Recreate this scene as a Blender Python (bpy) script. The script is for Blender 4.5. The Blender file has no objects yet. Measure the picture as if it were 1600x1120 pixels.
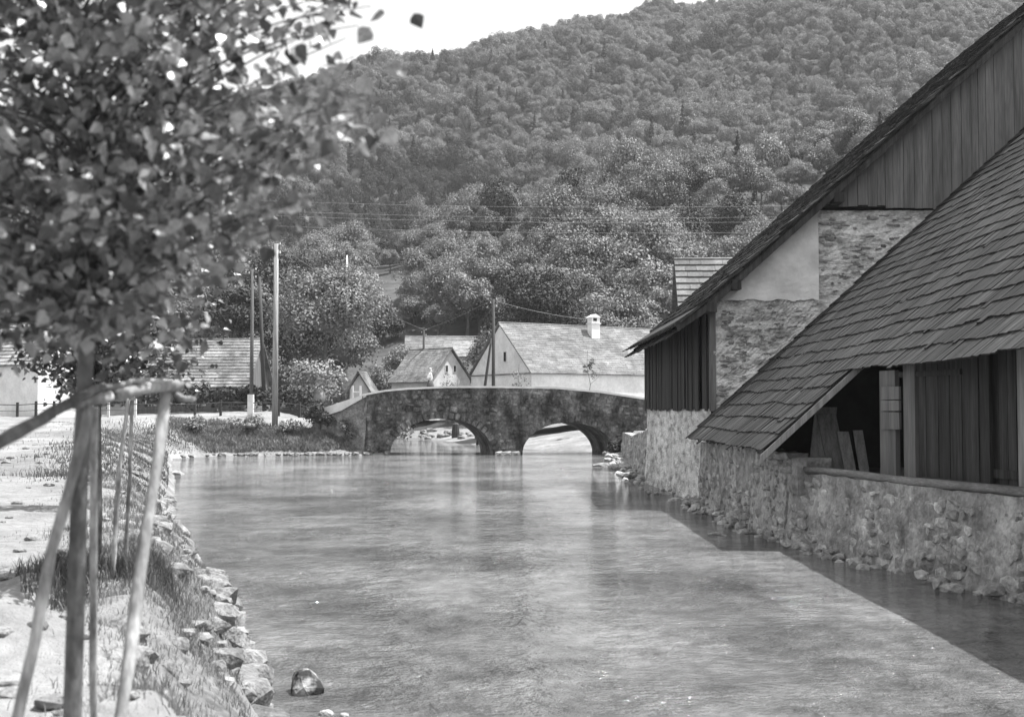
import bpy, bmesh, math, random
import numpy as np
from mathutils import Vector, Matrix, noise as mnoise
R = math.radians
random.seed(7); rng = np.random.default_rng(7)
sc = bpy.context.scene
COL = sc.collection

# ------------------------------------------------------------ camera
F = 1900.0
cam_d = bpy.data.cameras.new('camera'); cam = bpy.data.objects.new('camera', cam_d); COL.objects.link(cam)
cam.location = (0, 0, 3.0)
PITCH = math.atan(80 / F)
cam.rotation_euler = (R(90) + PITCH, 0, 0)
cam_d.sensor_width = 36; cam_d.lens = 36 * F / 1600
cam_d.clip_start = 0.1; cam_d.clip_end = 6000
cam_d.dof.use_dof = True; cam_d.dof.focus_distance = 60; cam_d.dof.aperture_fstop = 3.1
sc.camera = cam

# ------------------------------------------------------------ sky, sun, exposure
SUN_EL, SUN_AZ = R(67), R(11)          # azimuth measured from +X towards +Y
w = bpy.data.worlds.new('World'); sc.world = w; w.use_nodes = True
nt = w.node_tree; nt.nodes.clear()
sky = nt.nodes.new('ShaderNodeTexSky'); sky.sky_type = 'NISHITA'; sky.sun_disc = False
sky.sun_elevation = SUN_EL; sky.sun_rotation = R(90) - SUN_AZ
sky.air_density = 1.0; sky.dust_density = 3.0; sky.altitude = 200
bw = nt.nodes.new('ShaderNodeSeparateColor'); bg = nt.nodes.new('ShaderNodeBackground'); wo = nt.nodes.new('ShaderNodeOutputWorld')
bg.inputs['Strength'].default_value = 0.13
nt.links.new(sky.outputs[0], bw.inputs[0]); nt.links.new(bw.outputs[2], bg.inputs[0])     # old film sees mostly the blue of the sky
nt.links.new(bw.outputs[2], bg.inputs[0]); nt.links.new(bg.outputs[0], wo.inputs[0])
sd_ = bpy.data.lights.new('sun', 'SUN'); sd_.energy = 4.9; sd_.angle = R(0.6); sd_.color = (1, 1, 1)
sun = bpy.data.objects.new('sun', sd_); COL.objects.link(sun)
SDIR = Vector((math.cos(SUN_EL) * math.cos(SUN_AZ), math.cos(SUN_EL) * math.sin(SUN_AZ), math.sin(SUN_EL)))
sun.rotation_euler = SDIR.to_track_quat('Z', 'Y').to_euler(); sun.location = (60, 0, 90)
vs = sc.view_settings; vs.view_transform = 'Standard'; vs.look = 'None'; vs.gamma = 1; vs.use_curve_mapping = False
vs.exposure = 1.0
HAZE = 0.00018
try:
    sc.cycles.max_bounces = 6; sc.cycles.diffuse_bounces = 3; sc.cycles.transparent_max_bounces = 6; sc.cycles.volume_bounces = 0
except Exception: pass

def at(px, py, Y):
    """world point on the line of sight through a photo pixel at distance Y"""
    u = (px - 800) / F; v = (560 - py) / F
    d = Vector((u, math.cos(PITCH) - v * math.sin(PITCH), math.sin(PITCH) + v * math.cos(PITCH)))
    return Vector((0, 0, 3.0)) + d * (Y / d.y)

# ------------------------------------------------------------ materials (all greys: the photograph is black and white)
def mat(name, lo, hi, scale=1.0, stretch=(1, 1, 1), rough=0.9, bump=0.3, bscale=None, var=0.0, rot=(0, 0, 0), space='pos',
        fine=0.0, spec=0.3, contrast=(0.35, 0.65), transl=0.0, dirt=None, bdist=0.05, detail=6):
    m = bpy.data.materials.new(name); m.use_nodes = True
    n = m.node_tree.nodes; l = m.node_tree.links; n.clear()
    out = n.new('ShaderNodeOutputMaterial'); p = n.new('ShaderNodeBsdfPrincipled')
    p.inputs['Roughness'].default_value = rough; p.inputs['Specular IOR Level'].default_value = spec
    if space == 'pos':
        g = n.new('ShaderNodeNewGeometry'); vec = g.outputs['Position']
    else:
        g = n.new('ShaderNodeTexCoord'); vec = g.outputs['Object']
    if rot != (0, 0, 0):
        mr = n.new('ShaderNodeMapping'); mr.inputs['Rotation'].default_value = rot; l.new(vec, mr.inputs['Vector']); vec = mr.outputs[0]
    mp = n.new('ShaderNodeMapping'); mp.inputs['Scale'].default_value = stretch
    l.new(vec, mp.inputs['Vector'])
    nz = n.new('ShaderNodeTexNoise'); nz.inputs['Scale'].default_value = scale; nz.inputs['Detail'].default_value = detail; nz.inputs['Roughness'].default_value = 0.62
    l.new(mp.outputs[0], nz.inputs['Vector'])
    mr2 = n.new('ShaderNodeMapRange'); mr2.inputs['From Min'].default_value = contrast[0]; mr2.inputs['From Max'].default_value = contrast[1]
    mr2.inputs['To Min'].default_value = lo; mr2.inputs['To Max'].default_value = hi
    l.new(nz.outputs['Fac'], mr2.inputs['Value']); val = mr2.outputs[0]
    def math_(op, a, b):
        q = n.new('ShaderNodeMath'); q.operation = op
        for i, x in enumerate((a, b)):
            if hasattr(x, 'links'): l.new(x, q.inputs[i])
            else: q.inputs[i].default_value = x
        return q.outputs[0]
    if fine:
        n2 = n.new('ShaderNodeTexNoise'); n2.inputs['Scale'].default_value = scale * 7; n2.inputs['Detail'].default_value = 4
        l.new(mp.outputs[0], n2.inputs['Vector'])
        k = n.new('ShaderNodeMapRange'); k.inputs['From Min'].default_value = .3; k.inputs['From Max'].default_value = .7
        k.inputs['To Min'].default_value = 1 - fine; k.inputs['To Max'].default_value = 1 + fine; l.new(n2.outputs['Fac'], k.inputs['Value'])
        val = math_('MULTIPLY', val, k.outputs[0])
    if dirt:                                     # broad stains: (scale, amount, low, high)
        n3 = n.new('ShaderNodeTexNoise'); n3.inputs['Scale'].default_value = dirt[0]; n3.inputs['Detail'].default_value = 5; n3.inputs['Roughness'].default_value = .6
        l.new(vec, n3.inputs['Vector'])
        k = n.new('ShaderNodeMapRange'); k.inputs['From Min'].default_value = dirt[2]; k.inputs['From Max'].default_value = dirt[3]
        k.inputs['To Min'].default_value = 1 - dirt[1]; k.inputs['To Max'].default_value = 1; l.new(n3.outputs['Fac'], k.inputs['Value'])
        val = math_('MULTIPLY', val, k.outputs[0])
    if var:                                      # every piece its own tone
        oi = n.new('ShaderNodeObjectInfo'); gg = n.new('ShaderNodeNewGeometry')
        s = math_('ADD', oi.outputs['Random'], gg.outputs['Random Per Island']); s = math_('FRACT', s, 0)
        k = n.new('ShaderNodeMapRange'); k.inputs['To Min'].default_value = 1 - var; k.inputs['To Max'].default_value = 1 + var; l.new(s, k.inputs['Value'])
        val = math_('MULTIPLY', val, k.outputs[0])
    cc = n.new('ShaderNodeCombineColor')
    for i in range(3): l.new(val, cc.inputs[i])
    l.new(cc.outputs[0], p.inputs['Base Color'])
    if bump:
        nb = n.new('ShaderNodeTexNoise'); nb.inputs['Scale'].default_value = bscale or scale * 4; nb.inputs['Detail'].default_value = 5
        l.new(mp.outputs[0], nb.inputs['Vector'])
        b = n.new('ShaderNodeBump'); b.inputs['Strength'].default_value = bump; b.inputs['Distance'].default_value = bdist
        l.new(nb.outputs['Fac'], b.inputs['Height']); l.new(b.outputs[0], p.inputs['Normal'])
    sh = p.outputs[0]
    if transl:
        t = n.new('ShaderNodeBsdfTranslucent'); l.new(cc.outputs[0], t.inputs['Color'])
        mx = n.new('ShaderNodeMixShader'); mx.inputs[0].default_value = transl
        l.new(sh, mx.inputs[1]); l.new(t.outputs[0], mx.inputs[2]); sh = mx.outputs[0]
    l.new(sh, out.inputs['Surface'])
    return m

SLOPE = math.atan(0.91)
M = {
 'plaster': mat('weathered_plaster', .70, .80, .5, rough=.95, bump=.25, bscale=18, fine=.06, dirt=(1.3, .25, .35, .6), bdist=.02),
 'rubble_plaster': mat('flaking_plaster', .30, .80, 1.5, stretch=(1, 1, 2.2), rough=.95, bump=1, bscale=7, fine=.28, contrast=(.34, .54), dirt=(.6, .35, .35, .6), bdist=.08),
 'mortar': mat('old_mortar', .18, .5, 2.2, rough=.95, bump=.9, bscale=7, fine=.2, dirt=(.8, .4, .35, .6), bdist=.08),
 'wall_stone': mat('river_wall_stone', .24, .56, 2.5, rough=.95, bump=.9, bscale=12, fine=.25, var=.18, bdist=.06, dirt=(.9, .45, .36, .58)),
 'patch_stone': mat('bare_gable_stone', .14, .42, 4, rough=.95, bump=.5, fine=.15, var=.3),
 'bridge': mat('mossy_bridge_stone', .06, .28, .7, stretch=(1.6, 1.6, 1), rough=.97, bump=.9, bscale=5, fine=.4, var=.35, contrast=(.38, .64), bdist=.1, dirt=(1.6, .45, .38, .6)),
 'wing': mat('wing_wall_stone', .14, .34, 1.2, rough=.97, bump=.8, bscale=5, fine=.3, bdist=.08, dirt=(1.0, .4, .38, .6)),
 'coping': mat('pale_coping', .62, .8, 1.5, rough=.9, bump=.3),
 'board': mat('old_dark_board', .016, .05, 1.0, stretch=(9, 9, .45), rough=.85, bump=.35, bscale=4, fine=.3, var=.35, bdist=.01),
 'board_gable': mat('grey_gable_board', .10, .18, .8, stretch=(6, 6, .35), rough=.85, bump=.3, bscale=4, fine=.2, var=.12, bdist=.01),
 'board_pale': mat('pale_board', .18, .32, 1.0, stretch=(9, 9, .45), rough=.85, bump=.3, bscale=4, fine=.2, var=.15, bdist=.01),
 'shingle': mat('weathered_shingle', .012, .05, 1.0, stretch=(.9, 14, 3), rot=(0, SLOPE, 0), rough=.75, bump=.5, bscale=3, fine=.4, var=.55, bdist=.02, dirt=(.55, .55, .38, .6)),
 'verge': mat('verge_timber', .015, .07, 2.0, stretch=(.6, 4, 6), rot=(0, SLOPE, 0), rough=.85, bump=.4, fine=.4, var=.7),
 'log': mat('grey_log', .12, .22, 1.0, stretch=(5, 1, 8), rough=.85, bump=.4, fine=.25),
 'roof_tile': mat('pale_roof_tile', .14, .23, 1.2, rough=.9, bump=.2, fine=.25, var=.18, dirt=(.5, .3, .4, .6)),
 'roof_old': mat('old_shingle_roof', .12, .24, 1.0, rough=.9, bump=.3, fine=.3, var=.25, dirt=(.5, .3, .35, .6)),
 'roof_light': mat('light_shingle_roof', .17, .3, 2.0, rough=.9, bump=.2, fine=.2, var=.2),
 'white': mat('limewash', .70, .84, .8, rough=.95, bump=.15, fine=.05, dirt=(.7, .15, .35, .6)),
 'greywash': mat('grey_render', .52, .66, .8, rough=.95, bump=.15, fine=.06, dirt=(.7, .2, .35, .6)),
 'dark': mat('painted_shade', .01, .03, 2, rough=.6, bump=0),  # near-black colour standing in for shade under eaves, in gaps and interiors
 'glass': mat('window_glass', .02, .04, 2, rough=.15, bump=0, spec=.6),
 'pole': mat('pole_timber', .2, .4, 1.0, stretch=(6, 6, .3), rough=.85, bump=.3, fine=.2),
 'pole_brown': mat('brown_pole', .07, .14, 1.0, stretch=(6, 6, .3), rough=.85, bump=.3, fine=.2),
 'pole_dark': mat('tarred_pole', .03, .07, 1.0, stretch=(6, 6, .3), rough=.85, bump=.3, fine=.2),
 'wire': mat('wire', .25, .3, 1, rough=.5, bump=0),
 'concrete': mat('pale_post', .5, .7, 2, rough=.9, bump=.2),
 'stake': mat('peeled_stake', .17, .48, 2.5, stretch=(3, 3, .8), rough=.8, bump=.5, bscale=14, fine=.3, bdist=.01, dirt=(3.5, .45, .35, .6)),
 'bark': mat('young_bark', .06, .17, 3.0, stretch=(2, 2, 1), rough=.85, bump=.4, bscale=20, fine=.3, bdist=.01),
 'trunk': mat('trunk_bark', .05, .12, 2.0, stretch=(2, 2, .6), rough=.9, bump=.4),
 'leaf_near': mat('poplar_leaf', .07, .26, 9, space='obj', rough=.36, bump=0, var=.85, spec=.8, transl=.2, fine=.1),
 'leaf_mid': mat('young_tree_leaf', .045, .14, 5, rough=.35, bump=0, var=.7, spec=.9, transl=.22),
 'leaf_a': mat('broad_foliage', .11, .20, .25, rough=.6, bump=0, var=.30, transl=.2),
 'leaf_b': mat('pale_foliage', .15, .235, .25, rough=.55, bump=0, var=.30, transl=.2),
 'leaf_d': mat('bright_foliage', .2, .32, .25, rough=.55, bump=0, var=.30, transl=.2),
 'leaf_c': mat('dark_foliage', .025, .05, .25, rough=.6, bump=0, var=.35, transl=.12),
 'dry_grass': mat('dry_grass', .13, .27, 1.2, rough=.8, bump=0, var=.3, transl=.2),
 'grass': mat('bank_grass', .08, .19, 1.2, rough=.8, bump=0, var=.35, transl=.2),
 'rock': mat('pale_rock', .11, .28, 4, rough=.95, bump=1, bscale=12, fine=.3, var=.2, bdist=.06),
 'boulder': mat('river_boulder', .03, .36, 1.6, rough=.9, bump=.8, bscale=9, fine=.3, bdist=.04, contrast=(.46, .56)),
 'gravel': mat('gravel', .18, .34, 8, rough=.95, bump=.5, fine=.3, var=.3),
 'hill_soil': mat('forest_floor', .03, .08, .08, rough=1, bump=0, fine=.3),
 'skin': mat('skin', .3, .36, 3, rough=.6, bump=0), 'cloth_white': mat('white_cloth', .7, .8, 3, rough=.9, bump=.2),
 'cloth_dark': mat('dark_cloth', .06, .1, 3, rough=.9, bump=.2), 'hair': mat('scarf', .45, .6, 3, rough=.9, bump=.2),
}
# ground: a vertex attribute tells grass / dust / gravel cover apart
def ground_material():
    m = bpy.data.materials.new('bank_ground'); m.use_nodes = True; n = m.node_tree.nodes; l = m.node_tree.links; n.clear()
    out = n.new('ShaderNodeOutputMaterial'); p = n.new('ShaderNodeBsdfPrincipled'); p.inputs['Roughness'].default_value = .95; p.inputs['Specular IOR Level'].default_value = .2
    g = n.new('ShaderNodeNewGeometry'); a = n.new('ShaderNodeAttribute'); a.attribute_name = 'cover'
    def nz(s, d=6, r=.62):
        q = n.new('ShaderNodeTexNoise'); q.inputs['Scale'].default_value = s; q.inputs['Detail'].default_value = d; q.inputs['Roughness'].default_value = r
        l.new(g.outputs['Position'], q.inputs['Vector']); return q.outputs['Fac']
    def mr(v, a0, a1, b0, b1):
        q = n.new('ShaderNodeMapRange'); l.new(v, q.inputs['Value'])
        for k, x in zip(('From Min', 'From Max', 'To Min', 'To Max'), (a0, a1, b0, b1)): q.inputs[k].default_value = x
        return q.outputs[0]
    def mt(op, x, y):
        q = n.new('ShaderNodeMath'); q.operation = op
        for i, t in enumerate((x, y)):
            if hasattr(t, 'links'): l.new(t, q.inputs[i])
            else: q.inputs[i].default_value = t
        return q.outputs[0]
    dust = mt('MULTIPLY', mr(nz(.35), .35, .65, .17, .30), mr(nz(5), .3, .7, .78, 1.18))
    grass = mt('MULTIPLY', mr(nz(.9), .35, .65, .10, .24), mr(nz(9), .3, .7, .6, 1.4))
    fac = mr(mt('ADD', a.outputs['Fac'], mt('MULTIPLY', mt('SUBTRACT', nz(1.3, 8, .7), .5), 1.3)), .38, .62, 0, 1)
    mixn = n.new('ShaderNodeMix'); mixn.data_type = 'FLOAT'; l.new(fac, mixn.inputs[0]); l.new(dust, mixn.inputs[2]); l.new(grass, mixn.inputs[3])
    cc = n.new('ShaderNodeCombineColor')
    for i in range(3): l.new(mixn.outputs[0], cc.inputs[i])
    l.new(cc.outputs[0], p.inputs['Base Color'])
    b = n.new('ShaderNodeBump'); b.inputs['Strength'].default_value = 1; b.inputs['Distance'].default_value = .09
    l.new(mt('ADD', nz(3, 8, .7), mt('MULTIPLY', nz(22, 4), .35)), b.inputs['Height']); l.new(b.outputs[0], p.inputs['Normal'])
    l.new(p.outputs[0], out.inputs[0]); return m
M['ground'] = ground_material()

def water_material():
    m = bpy.data.materials.new('river_water'); m.use_nodes = True; n = m.node_tree.nodes; l = m.node_tree.links; n.clear()
    out = n.new('ShaderNodeOutputMaterial'); p = n.new('ShaderNodeBsdfPrincipled')
    p.inputs['Roughness'].default_value = .04; p.inputs['IOR'].default_value = 1.33
    g = n.new('ShaderNodeNewGeometry')
    def nz(s, st, d=5, r=.6, rz=0):
        mp = n.new('ShaderNodeMapping'); mp.inputs['Scale'].default_value = st; mp.inputs['Rotation'].default_value = (0, 0, rz); l.new(g.outputs['Position'], mp.inputs['Vector'])
        q = n.new('ShaderNodeTexNoise'); q.inputs['Scale'].default_value = s; q.inputs['Detail'].default_value = d; q.inputs['Roughness'].default_value = r
        l.new(mp.outputs[0], q.inputs['Vector']); return q.outputs['Fac']
    def mr(v, a0, a1, b0, b1):
        q = n.new('ShaderNodeMapRange'); l.new(v, q.inputs['Value'])
        for k, x in zip(('From Min', 'From Max', 'To Min', 'To Max'), (a0, a1, b0, b1)): q.inputs[k].default_value = x
        return q.outputs[0]
    def mt(op, x, y):
        q = n.new('ShaderNodeMath'); q.operation = op
        for i, t in enumerate((x, y)):
            if hasattr(t, 'links'): l.new(t, q.inputs[i])
            else: q.inputs[i].default_value = t
        return q.outputs[0]
    bed = mt('MULTIPLY', mr(nz(.22, (1, .8, 1), 4),   .35, .65, .07, .19), mr(nz(2.4, (1, .7, 1), 6, .75), .35, .65, .62, 1.38))
    cc = n.new('ShaderNodeCombineColor')
    for i in range(3): l.new(bed, cc.inputs[i])
    l.new(cc.outputs[0], p.inputs['Base Color'])
    hgt = mt('ADD', mt('ADD', mt('MULTIPLY', nz(1.3, (1, 1.1, 1), 3, .5, .1), 1.2), mt('MULTIPLY', nz(3.6, (.9, 1.1, 1), 4, .65, -.15), .75)), mt('MULTIPLY', nz(10, (.9, 1.2, 1), 3), .34))
    patch = mr(nz(.30, (1, .9, 1), 3), .38, .62, .35, 1.0)
    b = n.new('ShaderNodeBump'); b.inputs['Distance'].default_value = .5; l.new(patch, b.inputs['Strength'])
    l.new(hgt, b.inputs['Height']); l.new(b.outputs[0], p.inputs['Normal'])
    l.new(p.outputs[0], out.inputs[0]); return m
M['water'] = water_material()

# ------------------------------------------------------------ object helpers
def tag(o, label=None, cat=None, group=None, kind=None):
    if label: o['label'] = label
    if cat: o['category'] = cat
    if group: o['group'] = group
    if kind: o['kind'] = kind
    return o
def empty(name, loc, label, cat, group=None, rz=0):
    o = bpy.data.objects.new(name, None); COL.objects.link(o); o.location = loc; o.rotation_euler = (0, 0, rz); o.empty_display_size = .2
    return tag(o, label, cat, group)
def root_matrix(o):
    m = Matrix.Identity(4)
    while o is not None:
        m = o.matrix_basis @ m; o = o.parent
    return m
def mesh_np(name, V, Fc, material, smooth=False):
    """mesh from an (n,3) array and an (m,k) array of equal-size faces"""
    V = np.asarray(V, dtype=np.float32); Fc = np.asarray(Fc, dtype=np.int32)
    me = bpy.data.meshes.new(name); k = Fc.shape[1]
    me.vertices.add(len(V)); me.vertices.foreach_set('co', V.ravel())
    me.loops.add(Fc.size); me.loops.foreach_set('vertex_index', Fc.ravel())
    me.polygons.add(len(Fc)); me.polygons.foreach_set('loop_start', np.arange(0, Fc.size, k, dtype=np.int32))
    me.update(calc_edges=True); me.validate()
    if smooth: me.polygons.foreach_set('use_smooth', [True] * len(me.polygons))
    me.materials.append(material); return me
def link(name, me, parent=None, matrix=None, kind=None):
    o = bpy.data.objects.new(name, me); COL.objects.link(o)
    if parent is not None: o.parent = parent
    if matrix is not None: o.matrix_basis = matrix
    if kind: o['kind'] = kind
    return o
class MB:
    def __init__(s): s.v = []; s.f = []
    def add(s, vs, fs):
        b = len(s.v); s.v += [tuple(x) for x in vs]; s.f += [tuple(b + i for i in f) for f in fs]; return s
    def box(s, c, size, rot=None, jit=0):
        c = Vector(c); h = Vector(size) / 2; vs = []
        for x in (-1, 1):
            for y in (-1, 1):
                for z in (-1, 1):
                    q = Vector((x * h.x, y * h.y, z * h.z))
                    if jit: q += Vector([random.uniform(-jit, jit) for _ in range(3)])
                    if rot is not None: q = rot @ q
                    vs.append(c + q)
        return s.add(vs, [(0, 1, 3, 2), (4, 6, 7, 5), (0, 4, 5, 1), (2, 3, 7, 6), (0, 2, 6, 4), (1, 5, 7, 3)])
    def tube(s, pts, rad, n=8, cap=True):
        pts = [Vector(p) for p in pts]; rings = []
        if not hasattr(rad, '__len__'): rad = [rad] * len(pts)
        for i, p in enumerate(pts):
            d = (pts[min(i + 1, len(pts) - 1)] - pts[max(i - 1, 0)]).normalized()
            a = Vector((0, 1, 0)) if abs(d.y) < .9 else Vector((1, 0, 0))
            u = d.cross(a).normalized(); v = d.cross(u)
            rings.append([p + (u * math.cos(2 * math.pi * k / n) + v * math.sin(2 * math.pi * k / n)) * rad[i] for k in range(n)])
        b = len(s.v); s.v += [tuple(q) for r in rings for q in r]
        for i in range(len(pts) - 1):
            for k in range(n):
                a0 = b + i * n + k; a1 = b + i * n + (k + 1) % n
                s.f.append((a0, a1, a1 + n, a0 + n))
        if cap:
            s.f.append(tuple(b + k for k in range(n))[::-1]); s.f.append(tuple(b + (len(pts) - 1) * n + k for k in range(n)))
        return s
    def quad(s, a, b, c, d): return s.add([a, b, c, d], [(0, 1, 2, 3)])
    def prism(s, poly, off):
        """closed outline (list of points) extruded by the vector off"""
        n = len(poly); off = Vector(off)
        vs = [Vector(p) for p in poly] + [Vector(p) + off for p in poly]
        return s.add(vs, [tuple(range(n))[::-1], tuple(range(n, 2 * n))] + [(i, (i + 1) % n, (i + 1) % n + n, i + n) for i in range(n)])
    def mesh(s, name, material, inv=None, smooth=False):
        me = bpy.data.meshes.new(name)
        vs = s.v if inv is None else [inv @ Vector(q) for q in s.v]
        me.from_pydata(vs, [], s.f); me.update()
        bm = bmesh.new(); bm.from_mesh(me); bmesh.ops.recalc_face_normals(bm, faces=bm.faces); bm.to_mesh(me); bm.free()
        if smooth: me.polygons.foreach_set('use_smooth', [True] * len(me.polygons))
        me.materials.append(material); return me
    def build(s, name, material, parent=None, smooth=False, kind=None, local=False):
        inv = None if (local or parent is None) else root_matrix(parent).inverted()
        return link(name, s.mesh(name, material, inv, smooth), parent, None, kind)
def copy_tree(o, parent=None):
    c = o.copy(); COL.objects.link(c)
    if parent is not None: c.parent = parent
    for ch in list(o.children): copy_tree(ch, c)
    return c
def fbm(x, y, z=0, o=4):
    return mnoise.fractal(Vector((x, y, z)), 1.0, 2.0, o)
def hull_mesh(name, material, n=14, seed=0, flat=.7):
    r = random.Random(seed); bm = bmesh.new()
    for i in range(n):
        z = 1 - 2 * (i + .5) / n; a = i * 2.399 + r.random() * .8; q = math.sqrt(1 - z * z); s = r.uniform(.78, 1.05)
        bm.verts.new(((abs(q * math.cos(a)) ** flat) * math.copysign(1, math.cos(a)) * s / 2, (abs(q * math.sin(a)) ** flat) * math.copysign(1, math.sin(a)) * s / 2, math.copysign(abs(z) ** flat, z) * s / 2))
    ret = bmesh.ops.convex_hull(bm, input=bm.verts)
    for e in ret['geom_interior']:
        if isinstance(e, bmesh.types.BMVert): bm.verts.remove(e)
    bmesh.ops.recalc_face_normals(bm, faces=bm.faces)
    me = bpy.data.meshes.new(name); bm.to_mesh(me); bm.free(); me.materials.append(material); return me
def cube_mesh(name, material):
    return MB().box((0, 0, 0), (1, 1, 1)).mesh(name, material)

# ------------------------------------------------------------ land and river
LEFT = [(140, -190), (50, -68), (25, -32), (12, -9), (6, -1.2), (2.4, 2.2), (-.3, 5.4), (-1.6, 8.6), (-2.45, 11.9), (-2.7, 12.9), (-3.3, 15.2), (-4.2, 18), (-5.15, 20.6), (-6.4, 24.8),
        (-7.7, 28.2), (-9.4, 32.8), (-12, 43), (-14.5, 52), (-18, 64), (-21, 75), (-19, 79.2), (-13.4, 80.2), (-10.2, 80.5), (-8.3, 81), (-9.6, 86), (-12, 95), (-16, 108), (-24, 122), (-40, 136), (-70, 144), (-160, 152)]
RIGHT = [(-160, 164), (-70, 157), (-34, 148), (-20, 138), (-10, 129), (-6.5, 118), (-4, 108), (-1.2, 98), (2, 91), (5.3, 86.5), (7.0, 81), (7.4, 78), (6.2, 60), (5.75, 51), (5.9, 44), (6.1, 38.4), (5.9, 37.6), (6.25, 27.3), (8.05, 19), (9.4, 13), (14, 1), (25, -15), (60, -55), (165, -165)]
RIV = np.array(LEFT + RIGHT)
def river_sd(X, Y):
    """+ inside the water, - outside; plus index of the nearest bank side (0 left, 1 right)"""
    A = RIV; B = np.roll(RIV, -1, axis=0)
    d = np.full(X.shape, 1e9); inside = np.zeros(X.shape, bool); side = np.zeros(X.shape, int)
    for i, ((ax, ay), (bx, by)) in enumerate(zip(A, B)):
        ex, ey = bx - ax, by - ay; t = np.clip(((X - ax) * ex + (Y - ay) * ey) / (ex * ex + ey * ey), 0, 1)
        q = np.hypot(X - ax - t * ex, Y - ay - t * ey); m = q < d
        d = np.where(m, q, d); side = np.where(m, 0 if i < len(LEFT) - 1 else 1, side)
        if ay != by:
            c = ((ay > Y) != (by > Y)) & (X < (bx - ax) * (Y - ay) / (by - ay) + ax); inside ^= c
    return np.where(inside, d, -d), side
def sm(x, a, b):
    t = np.clip((x - a) / (b - a), 0, 1); return t * t * (3 - 2 * t)
_P = np.random.default_rng(3).random((256, 256))
def vnoise(x, y):
    xi = np.floor(x).astype(int); yi = np.floor(y).astype(int); fx = x - xi; fy = y - yi; fx = fx * fx * (3 - 2 * fx); fy = fy * fy * (3 - 2 * fy)
    g = lambda a, b: _P[a & 255, b & 255]
    return (g(xi, yi) * (1 - fx) + g(xi + 1, yi) * fx) * (1 - fy) + (g(xi, yi + 1) * (1 - fx) + g(xi + 1, yi + 1) * fx) * fy - .5
def vfbm(x, y, o=4):
    return sum(vnoise(x * 2 ** k + 17 * k, y * 2 ** k + 31 * k) / 2 ** k for k in range(o))
def hill(X, Y):
    rx = np.interp(X, [-900, -420, -274, -160, -103, -60, -10, 60, 103, 190, 274, 500, 900], [40, 120, 144, 161, 173, 185, 196, 204, 211, 224, 240, 250, 200])
    rx = rx + 10 * vfbm(X / 90, Y * 0, 3)
    t = np.clip((Y - 285) / 365, 0, 1)
    main = rx * (1 - (1 - t) ** 1.25) + 14 * vfbm(X / 80 + 5, Y / 80, 3) * np.clip(t * 3, 0, 1)
    sx = np.interp(X, [-300, -130, -75, -50, -20, 0, 30, 60, 110, 300], [10, 16, 24, 28, 33, 38, 46, 52, 60, 70])
    spur = sx * sm(Y, 118, 262) * (1 - .55 * sm(Y, 262, 330) * sm(-X, -40, 60)) + 4 * vfbm(X / 40, Y / 40, 3) * sm(Y, 140, 200)
    return np.maximum(main, spur) * sm(Y, 110, 160)
def height(X, Y):
    X = np.asarray(X, float); Y = np.asarray(Y, float)
    s, side = river_sd(X, Y); d = np.clip(-s, 0, None)
    top = 1.4 + 1.0 * sm(Y, 14, 82) + .55 * sm(Y, 83, 95) * sm(X, -38, -18)
    top = np.where(side == 1, np.where(Y < 80, 1.65, 2.3), top)
    top = np.maximum(top, np.minimum(3.85, 4.5 - .42 * np.hypot((X + 9.5) * 1.0, (Y - 83.6) * 1.2)) * (X < -9.9) * (Y > 81.9 + (-9.98 - X) * .47) * (side == 0))
    top = np.maximum(top, np.minimum(3.4, 4.2 - .12 * np.hypot((X - 9.5) * 1.0, (Y - 83.6) * 2.2)) * (X > 10.2) * (side == 1))
    top = np.where((X > -9.9) & (X < 10.2) & (Y > 79.5) & (Y < 87.5) & (np.abs(X) > 5), np.minimum(top, .5), top)
    wdt = np.where(side == 0, np.interp(Y, [0, 22, 34, 60, 72, 78, 85, 100, 140], [1.0, 1.2, 2.2, 4, 5.5, 4.5, 5, 8, 12]), np.interp(Y, [0, 79, 80, 88, 110], [.45, .5, 1, 14, 20]))
    wdt = np.where((X < -8.0) & (X > -9.2) & (Y > 80) & (Y < 88), .5, wdt)
    p = np.clip(d / wdt, 0, 1); prof = np.where(side == 0, p ** .65, p ** .9)
    rough = vfbm(X / 1.3, Y / 1.3, 5) * np.where(side == 0, np.where(d < 2.2, .42, .14), .1) * np.clip(d * 2, 0, 1)
    land = top * prof + rough + .18 * vfbm(X / 12, Y / 12, 3) * np.clip(d / 3, 0, 1)
    z = np.where(s > 0, -np.clip(s * .5, 0, .8), land)
    return z + hill(X, Y) * np.clip(d / 10, 0, 1)
def H(x, y): return float(height(np.array([x]), np.array([y]))[0])
def grid_object(name, xs, ys, material, kind='structure', cover=None, zoff=0):
    X, Y = np.meshgrid(xs, ys); Z = height(X, Y) + zoff
    V = np.stack([X.ravel(), Y.ravel(), Z.ravel()], 1); nx, ny = len(xs), len(ys)
    i = np.arange((nx - 1) * (ny - 1)); r, c = i // (nx - 1), i % (nx - 1); a = r * nx + c
    me = mesh_np(name, V, np.stack([a, a + 1, a + nx + 1, a + nx], 1), material, True)
    if cover is not None:
        at_ = me.attributes.new('cover', 'FLOAT', 'POINT'); at_.data.foreach_set('value', cover(X, Y).ravel().astype(np.float32))
    o = link(name, me); o['kind'] = kind; return o
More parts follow.
